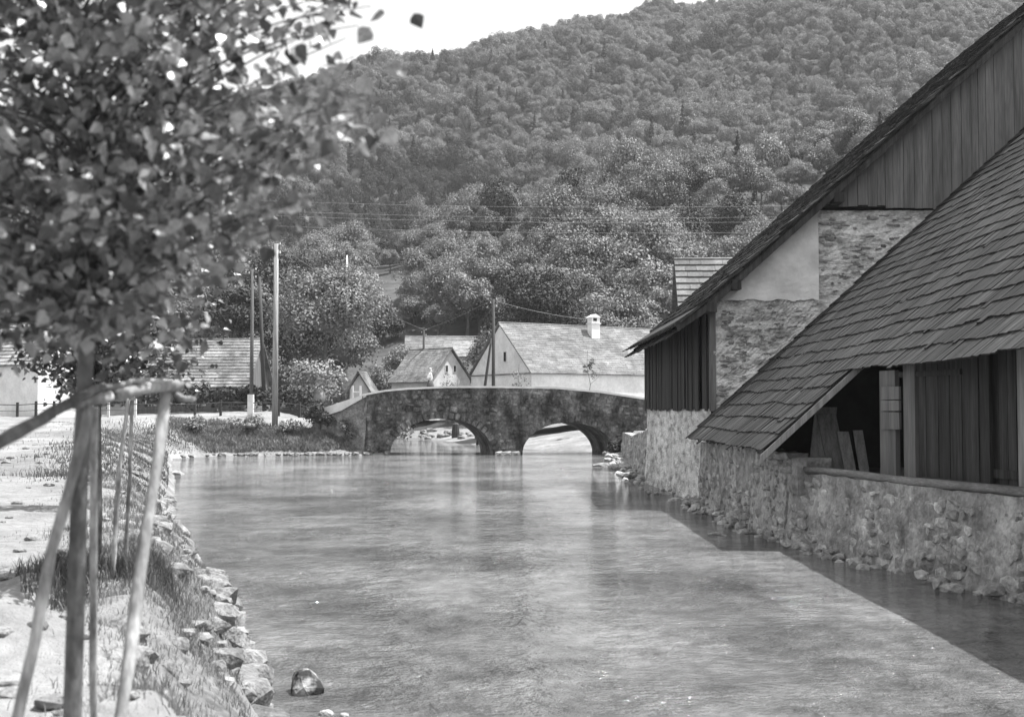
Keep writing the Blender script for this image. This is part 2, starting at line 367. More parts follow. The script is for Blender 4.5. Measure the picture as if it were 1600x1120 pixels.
def cover(X, Y):
    s, side = river_sd(X, Y); d = np.clip(-s, 0, None)
    g = np.where(side == 0, np.clip(1.15 - d / np.interp(Y, [0, 25, 60, 76, 90], [1.4, 1.6, 3.2, 5.0, 6]), 0, 1) * .85, .25)
    g = np.where((side == 0) & (d < .25), .15, g)
    g = np.where((Y > 84) & (d > 7), np.maximum(g, sm(Y, 92, 97) * .9), g)
    road = np.exp(-((Y - 84 - .12 * (X + 9)) / 3.2) ** 2) * (X < -8) * (d > 1)
    g = g * (1 - road * .9) 
    g = np.where(Y < 74, np.minimum(g + .18 * (vfbm(X / 5, Y / 5, 3) > .22), 1), g)
    g = np.where((side == 1) & (Y > 84) & (Y < 150), .4, g)
    return g
def steps(segs):
    out = []
    for a, b, s in segs: out += list(np.arange(a, b, s))
    out.append(segs[-1][1]); return np.array(out)
gx = steps([(-900, -200, 50), (-200, -60, 8), (-60, -24, 1.0), (-24, -8, .35), (-8, 2, .16), (2, 12, .35), (12, 40, 2), (40, 200, 10), (200, 900, 50)])
gy = steps([(-900, -100, 80), (-100, -10, 8), (-10, 4, 1), (4, 24, .16), (24, 50, .35), (50, 130, .6), (130, 134, 2)])
grid_object('ground', gx, gy, M['ground'], cover=cover)
hx = steps([(-900, -300, 30), (-300, 300, 6), (300, 900, 30)]); hy = steps([(134, 420, 5), (420, 700, 8), (700, 1500, 80)])
grid_object('hillside', hx, hy, M['hill_soil'])
wv = [(-170, -200, 0), (170, -200, 0), (170, 175, 0), (-170, 175, 0)]
wo_ = MB().quad(*wv).build('river_water', M['water']); wo_['kind'] = 'structure'

# ------------------------------------------------------------ foliage generators
def rot_frame(nrm, ang):
    nrm = nrm / np.linalg.norm(nrm, axis=1, keepdims=True)
    a = np.where(np.abs(nrm[:, 2:3]) < .9, np.array([[0, 0, 1.]]), np.array([[1., 0, 0]]))
    u = np.cross(a, nrm); u /= np.linalg.norm(u, axis=1, keepdims=True); v = np.cross(nrm, u)
    c, s = np.cos(ang)[:, None], np.sin(ang)[:, None]
    return u * c + v * s, -u * s + v * c, nrm
def quads(P, N, S, rg, aspect=1.5):
    u, v, n = rot_frame(N, rg.random(len(P)) * 6.283); S = S[:, None]
    a = P - u * S * .5; b = P + v * S * .5 / aspect + n * S * .12; c = P + u * S * .5; d = P - v * S * .5 / aspect + n * S * .05
    V = np.stack([a, b, c, d], 1).reshape(-1, 3); return V, np.arange(len(V)).reshape(-1, 4)
def crown_np(seed, rx, rz, n, leaf, lobes=14, kind='broad', droop=0):
    rg = np.random.default_rng(seed)
    if kind == 'conifer':
        h = rz * 2; t = rg.random(n) ** .75; lay = np.round(t * 13) / 13 + rg.normal(0, .012, n)
        rad = rx * (1 - lay) ** .9 * (rg.random(n) ** .4) * (1 - .25 * rg.random(n)); ang = rg.random(n) * 6.283
        rad *= 1 + .22 * np.sin(ang * 5 + lay * 30)
        P = np.stack([np.cos(ang) * rad, np.sin(ang) * rad, lay * h - rad * .28], 1); P[:, 2] -= h * .5
        N = np.stack([np.cos(ang) * .5, np.sin(ang) * .5, np.ones(n)], 1) + rg.normal(0, .25, (n, 3))
        return quads(P, N, leaf * (.7 + .6 * rg.random(n)), rg, 1.8)
    d = rg.normal(size=(lobes, 3)); d /= np.linalg.norm(d, axis=1, keepdims=True); d[:, 2] = np.abs(d[:, 2]) * 1.25 - .35
    c = d * np.array([rx, rx, rz]) * (.45 + .42 * rg.random((lobes, 1))); lr = (rx * (.22 + .24 * rg.random(lobes)))
    li = rg.integers(0, lobes, n); q = rg.normal(size=(n, 3)); q /= np.linalg.norm(q, axis=1, keepdims=True)
    q[:, 2] = np.where(rg.random(n) < .7, np.abs(q[:, 2]), q[:, 2])
    # small tufts on each lobe give sub-clumps
    tuft = np.round(q * 3.2) / 3.2; q2 = q * .55 + tuft * .45 + rg.normal(0, .05, (n, 3))
    P = c[li] + q2 * lr[li][:, None] * (.82 + .26 * rg.random(n))[:, None]
    if droop: P[:, 2] -= droop * rg.random(n) ** 2 * (np.hypot(P[:, 0], P[:, 1]) / rx)
    N = q + rg.normal(0, .45, (n, 3)) + np.array([0, 0, .25])
    return quads(P, N, leaf * (.6 + .8 * rg.random(n)), rg, 1.4)
def core_np(seed, rx, rz, k=.34):
    bm = bmesh.new(); bmesh.ops.create_icosphere(bm, subdivisions=2, radius=1)
    V = np.array([v.co[:] for v in bm.verts]); Fc = np.array([[v.index for v in f.verts] for f in bm.faces]); bm.free()
    rg = np.random.default_rng(seed); V = V * np.array([rx, rx, rz]) * k * (1 + .2 * (rg.random((len(V), 1)) - .5)); return V, Fc
def crown_mesh(name, seed, rx, rz, n, leaf, material, lobes=14, kind='broad', core=True, droop=0):

    V, Q = crown_np(seed, rx, rz, n, leaf, lobes, kind, droop)
    T = np.concatenate([Q[:, [0, 1, 2]], Q[:, [0, 2, 3]]])
    if core and kind == 'broad':
        cv, cf = core_np(seed, rx, rz); T = np.concatenate([T, cf + len(V)]); V = np.concatenate([V, cv])
    return mesh_np(name, V, T, material)
def trunk_mesh(h, r, seed=0, limbs=4, material=None, spread=.5):
    rr = random.Random(seed); b = MB()
    pts = [Vector((rr.uniform(-.03, .03) * h * i / 4, rr.uniform(-.03, .03) * h * i / 4, h * i / 5)) for i in range(6)]
    pts[0] = Vector((0, 0, -.5)); b.tube(pts, [r * 1.3, r * 1.05, r * .9, r * .75, r * .55, r * .35], 7)
    for k in range(limbs):
        i = rr.randint(2, 4); a = rr.random() * 6.28; p = pts[i]; L = h * spread * rr.uniform(.5, .9)
        e = p + Vector((math.cos(a) * L * .7, math.sin(a) * L * .7, L * .7)); b.tube([p, (p + e) / 2 + Vector((0, 0, -.05 * L)), e], [r * .5, r * .3, r * .12], 5)
    return b.mesh('trunk', material or M['trunk'])

# prototypes for the wood
PROTO = []
for k, (rx, rz, n, mt_, kd) in enumerate([(4.0, 4.6, 6500, 'leaf_a', 'broad'), (4.4, 4.2, 6500, 'leaf_a', 'broad'), (3.6, 4.8, 6200, 'leaf_b', 'broad'), (4.2, 4.4, 6500, 'leaf_b', 'broad'),
                                          (3.8, 4.8, 6000, 'leaf_c', 'broad'), (2.9, 5.6, 2600, 'leaf_c', 'conifer'), (3.2, 3.2, 4500, 'leaf_a', 'broad')]):
    PROTO.append((crown_mesh('crown', 40 + k, rx, rz, n, .29 if kd == 'broad' else .5, M[mt_], 28 if kd == 'broad' else 0, kd), rz, kd))
TR = [trunk_mesh(5.5, .22, s, 4) for s in range(3)]
KW = ['rounded mid-grey leafy tree', 'broad mid-grey leafy tree', 'tall pale leafy tree', 'broad pale leafy tree', 'dark dense leafy tree', 'dark pointed conifer', 'low bushy mid-grey tree']

def place_tree(k, x, y, s, rz, label, group, name=None, trunk_h=None):
    z = H(x, y); me, rzz, kd = PROTO[k]
    t = empty(name or ('conifer' if kd == 'conifer' else 'broadleaf_tree'), (x, y, z - .1), label, 'tree', group, rz)
    cz = (rzz * .92 + 1.6) * s
    link('crown', me, t, Matrix.Translation((0, 0, cz)) @ Matrix.Diagonal((s, s, s * random.uniform(.9, 1.15), 1)))
    link('trunk', TR[k % 3], t, Matrix.Diagonal((s, s, s, 1)))
    return t
pts = []
y = 142.0
while y < 705:
    sp = 5.6 if y < 330 else 4.9
    lim = .50 * y + 50; x = -lim
    while x < lim:
        xx = x + random.uniform(-.42, .42) * sp; yy = y + random.uniform(-.42, .42) * sp
        px = 800 + F * xx / yy
        z = None
        if not (570 < px < 648 and 175 < yy < 215) and not (560 < px < 768 and yy < 168): pts.append((xx, yy))
        x += sp
    y += sp * .88
PA = np.array(pts); PZ = height(PA[:, 0], PA[:, 1]); sdv, _ = river_sd(PA[:, 0], PA[:, 1])
keep = sdv < -7; PA = PA[keep]; PZ = PZ[keep]
PXs = 800 + F * PA[:, 0] / PA[:, 1]; PYs = 640 - F * (PZ + 8 - 3) / PA[:, 1]
nzv = vfbm(PA[:, 0] / 38, PA[:, 1] / 38, 3)
kinds = []
for i in range(len(PA)):
    px, pv = PXs[i], PYs[i]; u = random.random(); yy = PA[i, 1]
    valley = (px < 690 and 270 < yy < 400) or (540 < px < 760 and 380 < yy < 520 and nzv[i] > -.05)  # mostly dark kinds here: conifer clump plus the fold's shadow put into foliage colour
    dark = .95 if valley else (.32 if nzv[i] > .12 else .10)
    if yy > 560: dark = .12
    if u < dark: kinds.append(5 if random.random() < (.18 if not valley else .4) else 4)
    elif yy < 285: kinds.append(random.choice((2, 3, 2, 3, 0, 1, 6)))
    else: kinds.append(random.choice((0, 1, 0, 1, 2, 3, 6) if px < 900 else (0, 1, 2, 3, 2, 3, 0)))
kinds = np.array(kinds); scl = (.5 + .7 * rng.random(len(PA)) ** 1.2) * np.where(PA[:, 1] > 330, .9, 1.0) * (1 + .5 * vfbm(PA[:, 0] / 25 + 40, PA[:, 1] / 25, 2)); tall = rng.uniform(.8, 1.55, len(PA)); rots = rng.random(len(PA)) * 6.283
inview = (PXs > 470) & (PXs < 1290) & (PA[:, 1] < 330) & (PYs < 560)
order = np.argsort(np.where(inview, PA[:, 1], 1e9))[:235]; order = [i for i in order if inview[i]]
single = np.zeros(len(PA), bool); single[order] = True
crown_objs = {}
ZONES = ((535, 'above the tallest road pole'), (580, 'above the drooping tree'), (625, 'right of the drooping tree'), (660, 'above the grey back roof'), (700, 'above the small gabled house'),
         (745, 'above the bright sheet roof'), (790, 'above the thin dark pole'), (835, 'above the long house gable'), (880, 'above the dark domed tree'), (930, 'above the house chimney'),
         (985, 'right of the house chimney'), (1050, 'left of the narrow roof'), (1120, 'above the narrow roof'), (1170, 'above the barn eave'), (1230, 'above the plaster gable'), (2000, 'beside the barn gable boards'))
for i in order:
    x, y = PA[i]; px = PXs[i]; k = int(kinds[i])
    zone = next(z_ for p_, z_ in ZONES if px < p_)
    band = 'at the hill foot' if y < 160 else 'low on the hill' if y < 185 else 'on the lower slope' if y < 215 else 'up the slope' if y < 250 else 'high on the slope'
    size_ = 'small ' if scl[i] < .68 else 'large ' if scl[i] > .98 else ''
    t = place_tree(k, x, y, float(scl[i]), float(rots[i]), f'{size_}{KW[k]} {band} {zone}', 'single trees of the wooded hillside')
    crown_objs.setdefault(k, t.children[0])
# the rest of the wood: one object, nobody could count it
idx = np.where(~single)[0]
fm = bpy.data.meshes.new('hillside_wood'); fm.vertices.add(len(idx))
fz = PZ[idx] + np.array([PROTO[k][1] for k in kinds[idx]]) * .8 * scl[idx]
fm.vertices.foreach_set('co', np.stack([PA[idx, 0], PA[idx, 1], fz], 1).astype(np.float32).ravel())
for nm, arr in (('tree_scale', scl[idx]), ('tree_tall', tall[idx] * scl[idx]), ('tree_turn', rots[idx])):
    a_ = fm.attributes.new(nm, 'FLOAT', 'POINT'); a_.data.foreach_set('value', arr.astype(np.float32))
a_ = fm.attributes.new('tree_kind', 'INT', 'POINT'); a_.data.foreach_set('value', kinds[idx].astype(np.int32))
fo = link('hillside_wood', fm, kind='stuff'); tag(fo, 'dense mixed wood covering the hillside up to the skyline', 'woodland')
ng = bpy.data.node_groups.new('scatter_trees', 'GeometryNodeTree')
ng.interface.new_socket('Geometry', in_out='INPUT', socket_type='NodeSocketGeometry'); ng.interface.new_socket('Geometry', in_out='OUTPUT', socket_type='NodeSocketGeometry')
gi = ng.nodes.new('NodeGroupInput'); go = ng.nodes.new('NodeGroupOutput'); jn = ng.nodes.new('GeometryNodeJoinGeometry')
def named(nm, dt):
    q = ng.nodes.new('GeometryNodeInputNamedAttribute'); q.data_type = dt; q.inputs['Name'].default_value = nm; return q.outputs['Attribute']
aS, aH, aT, aK = named('tree_scale', 'FLOAT'), named('tree_tall', 'FLOAT'), named('tree_turn', 'FLOAT'), named('tree_kind', 'INT')
cx = ng.nodes.new('ShaderNodeCombineXYZ'); ng.links.new(aT, cx.inputs['Z'])
cs = ng.nodes.new('ShaderNodeCombineXYZ'); ng.links.new(aS, cs.inputs['X']); ng.links.new(aS, cs.inputs['Y']); ng.links.new(aH, cs.inputs['Z'])
for k, co in crown_objs.items():
    cmp_ = ng.nodes.new('FunctionNodeCompare'); cmp_.data_type = 'INT'; cmp_.operation = 'EQUAL'
    ins = [s for s in cmp_.inputs if s.type == 'INT']; ng.links.new(aK, ins[0]); ins[1].default_value = k
    oi = ng.nodes.new('GeometryNodeObjectInfo'); oi.inputs['Object'].default_value = co; oi.transform_space = 'ORIGINAL'; oi.inputs['As Instance'].default_value = True
    ip = ng.nodes.new('GeometryNodeInstanceOnPoints')
    ng.links.new(gi.outputs[0], ip.inputs['Points']); ng.links.new(cmp_.outputs['Result'], ip.inputs['Selection'])
    ng.links.new(oi.outputs['Geometry'], ip.inputs['Instance']); ng.links.new(cx.outputs[0], ip.inputs['Rotation']); ng.links.new(cs.outputs[0], ip.inputs['Scale'])
    ng.links.new(ip.outputs[0], jn.inputs[0])
ng.links.new(jn.outputs[0], go.inputs[0])
md = fo.modifiers.new('scatter', 'NODES'); md.node_group = ng

# ------------------------------------------------------------ the air
hz_ = bpy.data.materials.new('haze'); hz_.use_nodes = True; n_h = hz_.node_tree.nodes; n_h.clear()
ho = n_h.new('ShaderNodeOutputMaterial'); hv = n_h.new('ShaderNodeVolumePrincipled'); hv.inputs['Color'].default_value = (.95, .95, .95, 1)
hv.inputs['Density'].default_value = HAZE; hz_.node_tree.links.new(hv.outputs[0], ho.inputs['Volume'])
ho_ = MB().box((0, 290, 148), (1860, 2480, 300)).build('haze', hz_); ho_['kind'] = 'stuff'; tag(ho_, 'thin summer haze filling the valley air', 'haze')
# ------------------------------------------------------------ bridge
BY, BT = 81.0, 5.0
bx = lambda px: (px - 800) / F * BY
def zt(px, y_): return 3 + (640 - y_) / F * BY
TOPX = [bx(p) for p in (520, 560, 600, 640, 700, 780, 870, 940, 1012, 1060)]
TOPZ = [zt(0, v) for v in (637, 617, 609, 605.5, 603, 603, 604.5, 611, 622, 628)]
def btop(x): return float(np.interp(x, TOPX, TOPZ))
ARCH = [(bx(610), bx(771), 2.42, -1.0), (bx(816), bx(962), 2.15, -1.25)]
X0, X1 = bx(566), bx(1035)
bridge = empty('stone_bridge', (0, BY, 0), 'old mossy stone bridge with two low arches across the river', 'bridge')
def arch_z(x):
    for a, b, h, s in ARCH:
        if a < x < b:
            u = (2 * x - a - b) / (b - a); return h * math.sqrt(max(0, 1 - abs(u) ** 2.1)) + 1e-4
    return None
def face_columns():
    xs = []
    cuts = [X0, ARCH[0][0], ARCH[0][1], ARCH[1][0], ARCH[1][1], X1]
    for i in range(5):
        a, b = cuts[i], cuts[i + 1]
        if i in (1, 3):
            n = 44
            for k in range(n + 1): 
                u = -math.cos(math.pi * k / n); x = (a + b) / 2 + u * (b - a) / 2
                h = ARCH[(i - 1) // 2][2]; xs.append((x, h * max(0, 1 - abs(u) ** 2.1) ** .5 if 0 < k < n else 0.0))
        else:
            n = max(3, int((b - a) / .2))
            for k in range(n + 1): xs.append((a + (b - a) * k / n, -.7))
    return xs
def face(yoff, shift, sgn):
    cols = face_columns(); nr = 26; V = []; Fc = []
    for x, zb in cols:
        sh = 0
        for a, b, h, s in ARCH:
            if a - 1e-6 <= x <= b + 1e-6: sh = s
        if shift:   # skew of the barrels, blended over the solid parts
            sh = np.interp(x, [X0, ARCH[0][0], ARCH[0][1], ARCH[1][0], ARCH[1][1], X1], [0, ARCH[0][3], ARCH[0][3], ARCH[1][3], ARCH[1][3], 0])
        else: sh = 0
        for r in range(nr + 1):
            z = zb + (btop(x) - .12 - zb) * r / nr
            edge = min(1, r / 2)
            d = .07 * fbm(x * 1.4, z * 1.4, yoff) + .035 * fbm(x * 5, z * 5, yoff + 3)
            V.append((x + sh, BY + yoff + sgn * d * edge, z))
    nc = len(cols)
    for c in range(nc - 1):
        if abs(cols[c][0] - cols[c + 1][0]) < 1e-5: continue
        for r in range(nr):
            a = c * (nr + 1) + r; Fc.append((a, a + nr + 1, a + nr + 2, a + 1) if sgn < 0 else (a, a + 1, a + nr + 2, a + nr + 1))
    b = MB(); b.v = V; b.f = Fc; return b
face(0, False, -1).build('face_wall', M['bridge'], bridge)
face(BT, True, 1).build('face_wall', M['bridge'], bridge)
for a, b, h, s in ARCH:
    v = MB(); n = 30
    for j in range(7):
        t = j / 6
        for k in range(n + 1):
            u = -math.cos(math.pi * k / n); x = (a + b) / 2 + u * (b - a) / 2 + s * t; z = h * max(0, 1 - abs(u) ** 2.1) ** .5 if 0 < k < n else -.7
            v.v.append((x, BY + .01 + (BT - .02) * t, z))
    for j in range(6):
        for k in range(n): q = j * (n + 1) + k; v.f.append((q, q + 1, q + n + 2, q + n + 1))
    v.build('arch_vault', M['bridge'], bridge)
    # ring of rough voussoirs standing slightly proud
    nv = 26; vm = cube_mesh('voussoir', M['bridge'])
    for k in range(nv):
        an = math.pi * (k + .5) / nv; u = -math.cos(an); zz = h * max(0, 1 - abs(u) ** 2.1) ** .5; xx = (a + b) / 2 + u * (b - a) / 2
        nx_, nz_ = u / ((b - a) / 2), zz / h ** 2; L = math.hypot(nx_, nz_); ang = math.atan2(nx_ / L, nz_ / L)
        c = Vector((xx + nx_ / L * .2, BY - .035, zz + nz_ / L * .2))
        mtx = Matrix.Translation(c - Vector((0, BY, 0))) @ Matrix.Rotation(ang, 4, 'Y') @ Matrix.Diagonal((.32 * random.uniform(.8, 1), .12, .40 * random.uniform(.9, 1.1), 1))
        link('voussoir', vm, bridge, mtx)
fs = MB(); rf_ = random.Random(11); FH = [hull_mesh('face_stone', M['bridge'], 14, 120 + q, .6) for q in range(5)]
zc = -.05
while zc < 4.4:
    hh = rf_.uniform(.13, .40); xc = X0 + rf_.uniform(.1, .4)
    while xc < X1 - .2:
        L_ = rf_.uniform(.25, .75); xm = xc + L_ / 2; za = arch_z(xm)
        okk = zc + hh < btop(xm) - .2 and (za is None or zc > za + .42) and (arch_z(xc) is None or zc > arch_z(xc) + .42) and (arch_z(xc + L_) is None or zc > arch_z(xc + L_) + .42)
        if okk and rf_.random() < .72:
            me_ = FH[rf_.randrange(5)]; m_ = Matrix.Translation((xm, BY + .02 - rf_.uniform(0, .07), zc + hh / 2 + rf_.uniform(-.08, .08))) @ Matrix.Rotation(rf_.uniform(-.25, .25), 4, 'Y') @ Matrix.Diagonal((L_ * rf_.uniform(.7, 1.05), .22, hh * rf_.uniform(.7, 1.3), 1))
            fs.add([m_ @ v.co for v in me_.vertices], [tuple(q.vertices) for q in me_.polygons])
        xc += L_
    zc += hh
fs.build('facing_stones', M['bridge'], bridge, kind='stuff')
# deck, coping, second parapet
xs_ = np.linspace(X0, X1, 40)
for (y0, y1, nm, mt_, dz, th) in ((BY - .12, BY + .42, 'coping', 'coping', 0, .13), (BY + BT - .42, BY + BT + .12, 'coping', 'coping', 0, .13), (BY + .05, BY + BT - .05, 'road_deck', 'gravel', -.45, .3)):
    b = MB()
    for x in xs_:
        z = btop(x) + dz + .012 * fbm(x * 2, 0, 0); b.v += [(x, y0, z - th), (x, y0, z), (x, y1, z), (x, y1, z - th)]
    for i in range(len(xs_) - 1):
        q = i * 4
        for k in range(4): b.f.append((q + k, q + (k + 1) % 4, q + 4 + (k + 1) % 4, q + 4 + k))
    b.f += [(0, 1, 2, 3), (q + 4, q + 5, q + 6, q + 7)]
    b.build(nm, M[mt_], bridge)
for yy in (BY + .12, BY + BT - .38):
    b = MB()
    for x in xs_:
        z = btop(x); b.v += [(x, yy, z - .5), (x, yy, z - .13), (x, yy + .26, z - .13), (x, yy + .26, z - .5)]
    for i in range(len(xs_) - 1):
        q = i * 4
        for k in range(4): b.f.append((q + k, q + (k + 1) % 4, q + 4 + (k + 1) % 4, q + 4 + k))
    b.build('parapet', M['wing'], bridge)
# wing wall to the left
b = MB(); nw = 22; nr = 14; P0 = Vector((X0 + .35, BY + .04, 0)); P1 = Vector((-13.5, 82.8, 0))
for i in range(nw + 1):
    t = i / nw; p = P0.lerp(P1, t); top = np.interp(t, [0, .3, 1], [btop(X0) - .1, btop(X0) - .45, 2.75])
    for r in range(nr + 1):
        z = -.5 + (top + .5) * r / nr; d = .08 * fbm(p.x * 1.5, z * 1.5, 9) + .04 * fbm(p.x * 5, z * 5, 2)
        b.v.append((p.x - .45 * d - (1 - r / nr) * .2, p.y - .9 * d - (1 - r / nr) * .4, z))
for i in range(nw):
    for r in range(nr): q = i * (nr + 1) + r; b.f.append((q, q + nr + 1, q + nr + 2, q + 1))
b.build('wing_wall', M['wing'], bridge)
b = MB()
for i in range(nw + 1):
    t = i / nw; p = P0.lerp(P1, t); top = np.interp(t, [0, .3, 1], [btop(X0) - .1, btop(X0) - .45, 2.75])
    for (du, dz) in ((-.16, -.42 * min(1, t * 2.2) - .04), (-.16, .13), (.6, .13), (.6, 0)): b.v.append((p.x + .45 * du, p.y + .9 * du, top + dz))
for i in range(nw):
    q = i * 4
    for k in range(4): b.f.append((q + k, q + (k + 1) % 4, q + 4 + (k + 1) % 4, q + 4 + k))
b.build('coping', M['coping'], bridge)
# rounded footing of the pier
STN = [hull_mesh('stone', M['wall_stone'], 20, s, .62) for s in range(7)]
for px, y_, s in ((792, 712, 1.0), (806, 713, .8), (780, 713, .7)):
    p = at(px, 706, BY - .3); link('footing_stone', STN[2], bridge, Matrix.Translation((p.x, -.35, .05)) @ Matrix.Diagonal((s, .7, .5, 1)))

# ------------------------------------------------------------ barn at right
barn = empty('mill_barn', (6.3, 38, 1.4), 'huge stone and timber barn with steep roof rising over the river bank', 'barn')
GY = 38.0; SL = .896
def vz(x): return 6.35 + SL * (x - 6.2)       # underside of the roof in the gable plane
XR = 19.0
# gable masonry, displaced sheet made of columns
def gable_sheet(x0, x1, zb, ztf, nx, nz_, amp, y=GY):
    b = MB()
    for i in range(nx + 1):
        x = x0 + (x1 - x0) * i / nx; z1 = ztf(x); z0 = zb(x)
        for r in range(nz_ + 1):
            z = z0 + (z1 - z0) * r / nz_; d = amp * (fbm(x * 1.1, z * 2.2, 1) + .5 * fbm(x * 4, z * 9, 4))
            b.v.append((x, y - d, z))
    for i in range(nx):
        for r in range(nz_): q = i * (nz_ + 1) + r; b.f.append((q, q + nz_ + 1, q + nz_ + 2, q + 1))
    return b
gable_sheet(6.3, 9.6, lambda x: 6.42 + .07 * fbm(x * 2.2, 0, 3), lambda x: min(vz(x) , 9.25), 60, 40, .015, GY - .10).build('smooth_plaster', M['plaster'], barn)
gable_sheet(6.3, 26, lambda x: 1.2, lambda x: min(vz(x), 9.25), 160, 90, .085).build('rubble_wall', M['rubble_plaster'], barn)
# bare stones showing through the flaked plaster
ps = [hull_mesh('bare_stone', M['patch_stone'], 12, 20 + s) for s in range(5)]
n_ = 0
while n_ < 210:
    x = random.uniform(6.5, 13.4); z = random.uniform(2.6, 9.1)
    if z > vz(x) - .3 or (x < 9.7 and z > 6.3) or z < 2.1 + .91 * (x - 5.4) + .2: continue
    if fbm(x * .8, z * 1.1, 7) < .02 and random.random() > .12: continue
    L = random.uniform(.1, .42) * random.choice((.6, 1, 1.1))
    link('bare_stone', random.choice(ps), barn, Matrix.Translation(Vector((x, GY - .01, z)) - barn.location) @ Matrix.Rotation(random.uniform(-.1, .1), 4, 'Y') @ Matrix.Diagonal((L, .12, random.uniform(.04, .13), 1)))
    n_ += 1
# boards of the upper gable, each a piece
x = 9.7; b0 = cube_mesh('gable_board', M['board_gable'])
while x < 21:
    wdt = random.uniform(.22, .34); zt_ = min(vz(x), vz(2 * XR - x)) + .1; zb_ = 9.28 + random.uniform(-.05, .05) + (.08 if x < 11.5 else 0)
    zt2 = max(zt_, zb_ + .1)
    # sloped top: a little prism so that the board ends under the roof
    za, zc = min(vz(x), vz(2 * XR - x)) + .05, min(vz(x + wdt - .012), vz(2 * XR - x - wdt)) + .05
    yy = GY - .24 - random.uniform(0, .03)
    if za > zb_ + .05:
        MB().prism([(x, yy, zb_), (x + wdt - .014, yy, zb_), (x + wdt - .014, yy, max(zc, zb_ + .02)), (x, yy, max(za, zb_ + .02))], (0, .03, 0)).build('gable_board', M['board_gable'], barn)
    x += wdt
MB().box((14.8, GY - .1, 9.42), (10.4, .16, .16)).build('tie_beam', M['board'], barn)
MB().prism([(9.4, GY + .25, 9.1), (26, GY + .25, 9.1), (26, GY + .25, vz(2 * XR - 26)), (XR, GY + .25, vz(XR)), (9.4, GY + .25, 9.3)], (0, .1, 0)).build('gable_backing', M['dark'], barn)  # near-black so the gap below the boards has its shade in the colour
# purlin and plate ends
for (x, z) in ((6.15, 6.15), (6.9, 6.85), (10.1, 9.55)):
    MB().box((x, GY - .3, z), (.3, .9, .3), jit=.01).build('purlin_end', M['board'], barn)
MB().box((6.28, 38.06, 4.6), (.2, .2, 3.3), jit=.01).build('corner_post', M['board_gable'], barn)
# river side wall: stone base and boards
SA = Vector((6.22, 38.0, 0)); SB = Vector((5.62, 50.5, 0)); SD = (SB - SA); SLN = SD.length; SD.normalize()
b = MB()
for i in range(61):
    p = SA + SD * SLN * i / 60
    for r in range(21):
        z = -.6 + 3.62 * r / 20; d = .06 * fbm(p.y, z * 2, 3) + .03 * fbm(p.y * 4, z * 6, 5) + (.25 * (1 - r / 20) ** 2)
        b.v.append((p.x - d, p.y, z))
for i in range(60):
    for r in range(20): q = i * 21 + r; b.f.append((q, q + 21, q + 22, q + 1))
b.build('river_side_wall', M['rubble_plaster'], barn)
s = .15
while s < SLN - .1:
    wdt = random.uniform(.26, .44); p = SA + SD * (s + wdt / 2); ztop = 6.1 - .02 * s
    if random.random() > .06:
        rot = Matrix.Rotation(math.atan2(SD.y, SD.x), 3, 'Z') @ Matrix.Rotation(random.uniform(-.015, .015), 3, 'Y')
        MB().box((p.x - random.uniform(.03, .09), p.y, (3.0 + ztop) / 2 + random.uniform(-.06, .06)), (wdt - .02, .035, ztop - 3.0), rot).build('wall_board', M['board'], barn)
    s += wdt
MB().prism([SA + Vector((.12, 0.3, 2.9)), SB + Vector((.12, 0, 2.9)), SB + Vector((.12, 0, 6.3)), SA + Vector((.12, 0.3, 6.3))], (.1, 0, 0)).build('interior_shade', M['dark'], barn)  # near-black sheet added in place of the unlit barn interior
MB().prism([(5.62, 50.5, -.5), (26, 50.5, -.5), (26, 50.5, 9), (XR, 50.5, 17), (5.62, 50.5, 6.0)], (0, .2, 0)).build('rear_gable', M['rubble_plaster'], barn)
MB().box((26, 44.2, 4.5), (.3, 12.4, 9.5)).build('far_side_wall', M['rubble_plaster'], barn)
# roof: thick slab with ragged shingle ends along the verge
ex = 5.55
def roofz(x): return 6.35 + SL * (x - 6.2) + .05
kick = [(ex - .55, roofz(ex) - .28), (ex + .5, roofz(ex + .5) - .02), (XR, roofz(XR)), (2 * XR - ex, roofz(ex))]
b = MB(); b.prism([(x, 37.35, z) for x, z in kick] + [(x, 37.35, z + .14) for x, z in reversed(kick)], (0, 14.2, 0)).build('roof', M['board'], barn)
for (off, th, y0) in ((.0, .24, 37.28),):
    b = MB(); b.prism([(ex - .45, y0, roofz(ex) - .42), (ex + .5, y0, roofz(ex + .5) - .22), (XR, y0, roofz(XR) - .22), (XR, y0, roofz(XR) + .02), (ex + .5, y0, roofz(ex + .5) + .02), (ex - .5, y0, roofz(ex) - .25)], (0, .06, 0)).build('barge_board', M['board'], barn)
rt_ = MB(); xr = ex - .75
while xr < XR - .3:                            # shingle courses on the river slope of the big roof
    yv = 37.3
    while yv < 51.4:
        wd = random.uniform(.18, .42); zb2 = roofz(xr + .3) + .15 - (.14 if xr < ex + .2 else 0)
        ang_ = -math.atan(SL) + random.uniform(.05, .12)
        rt_.box((xr + .33 + random.uniform(-.03, .03), yv + wd / 2, zb2 + .03 + random.uniform(-.01, .02)), (.86, wd - .015, .035), Matrix.Rotation(ang_, 3, 'Y')); yv += wd
    xr += .36
rt_.build('shingle_courses', M['shingle'], barn, kind='stuff')
sx_ = ex - .3; k = 0
while sx_ < XR - .4:                           # lapped shingle butts seen end-on along the verge
    zz = roofz(sx_) + .16; ang = -math.atan(SL) + random.uniform(.05, .11)
    rot = Matrix.Rotation(ang, 3, 'Y')
    MB().box((sx_ + .2, 37.5 + random.uniform(-.16, .08), roofz(sx_ + .2) + .18 + random.uniform(-.02, .035)), (.78, .5, .045), rot, jit=.012).build('verge_shingle', M['verge'], barn)
    sx_ += .27; k += 1
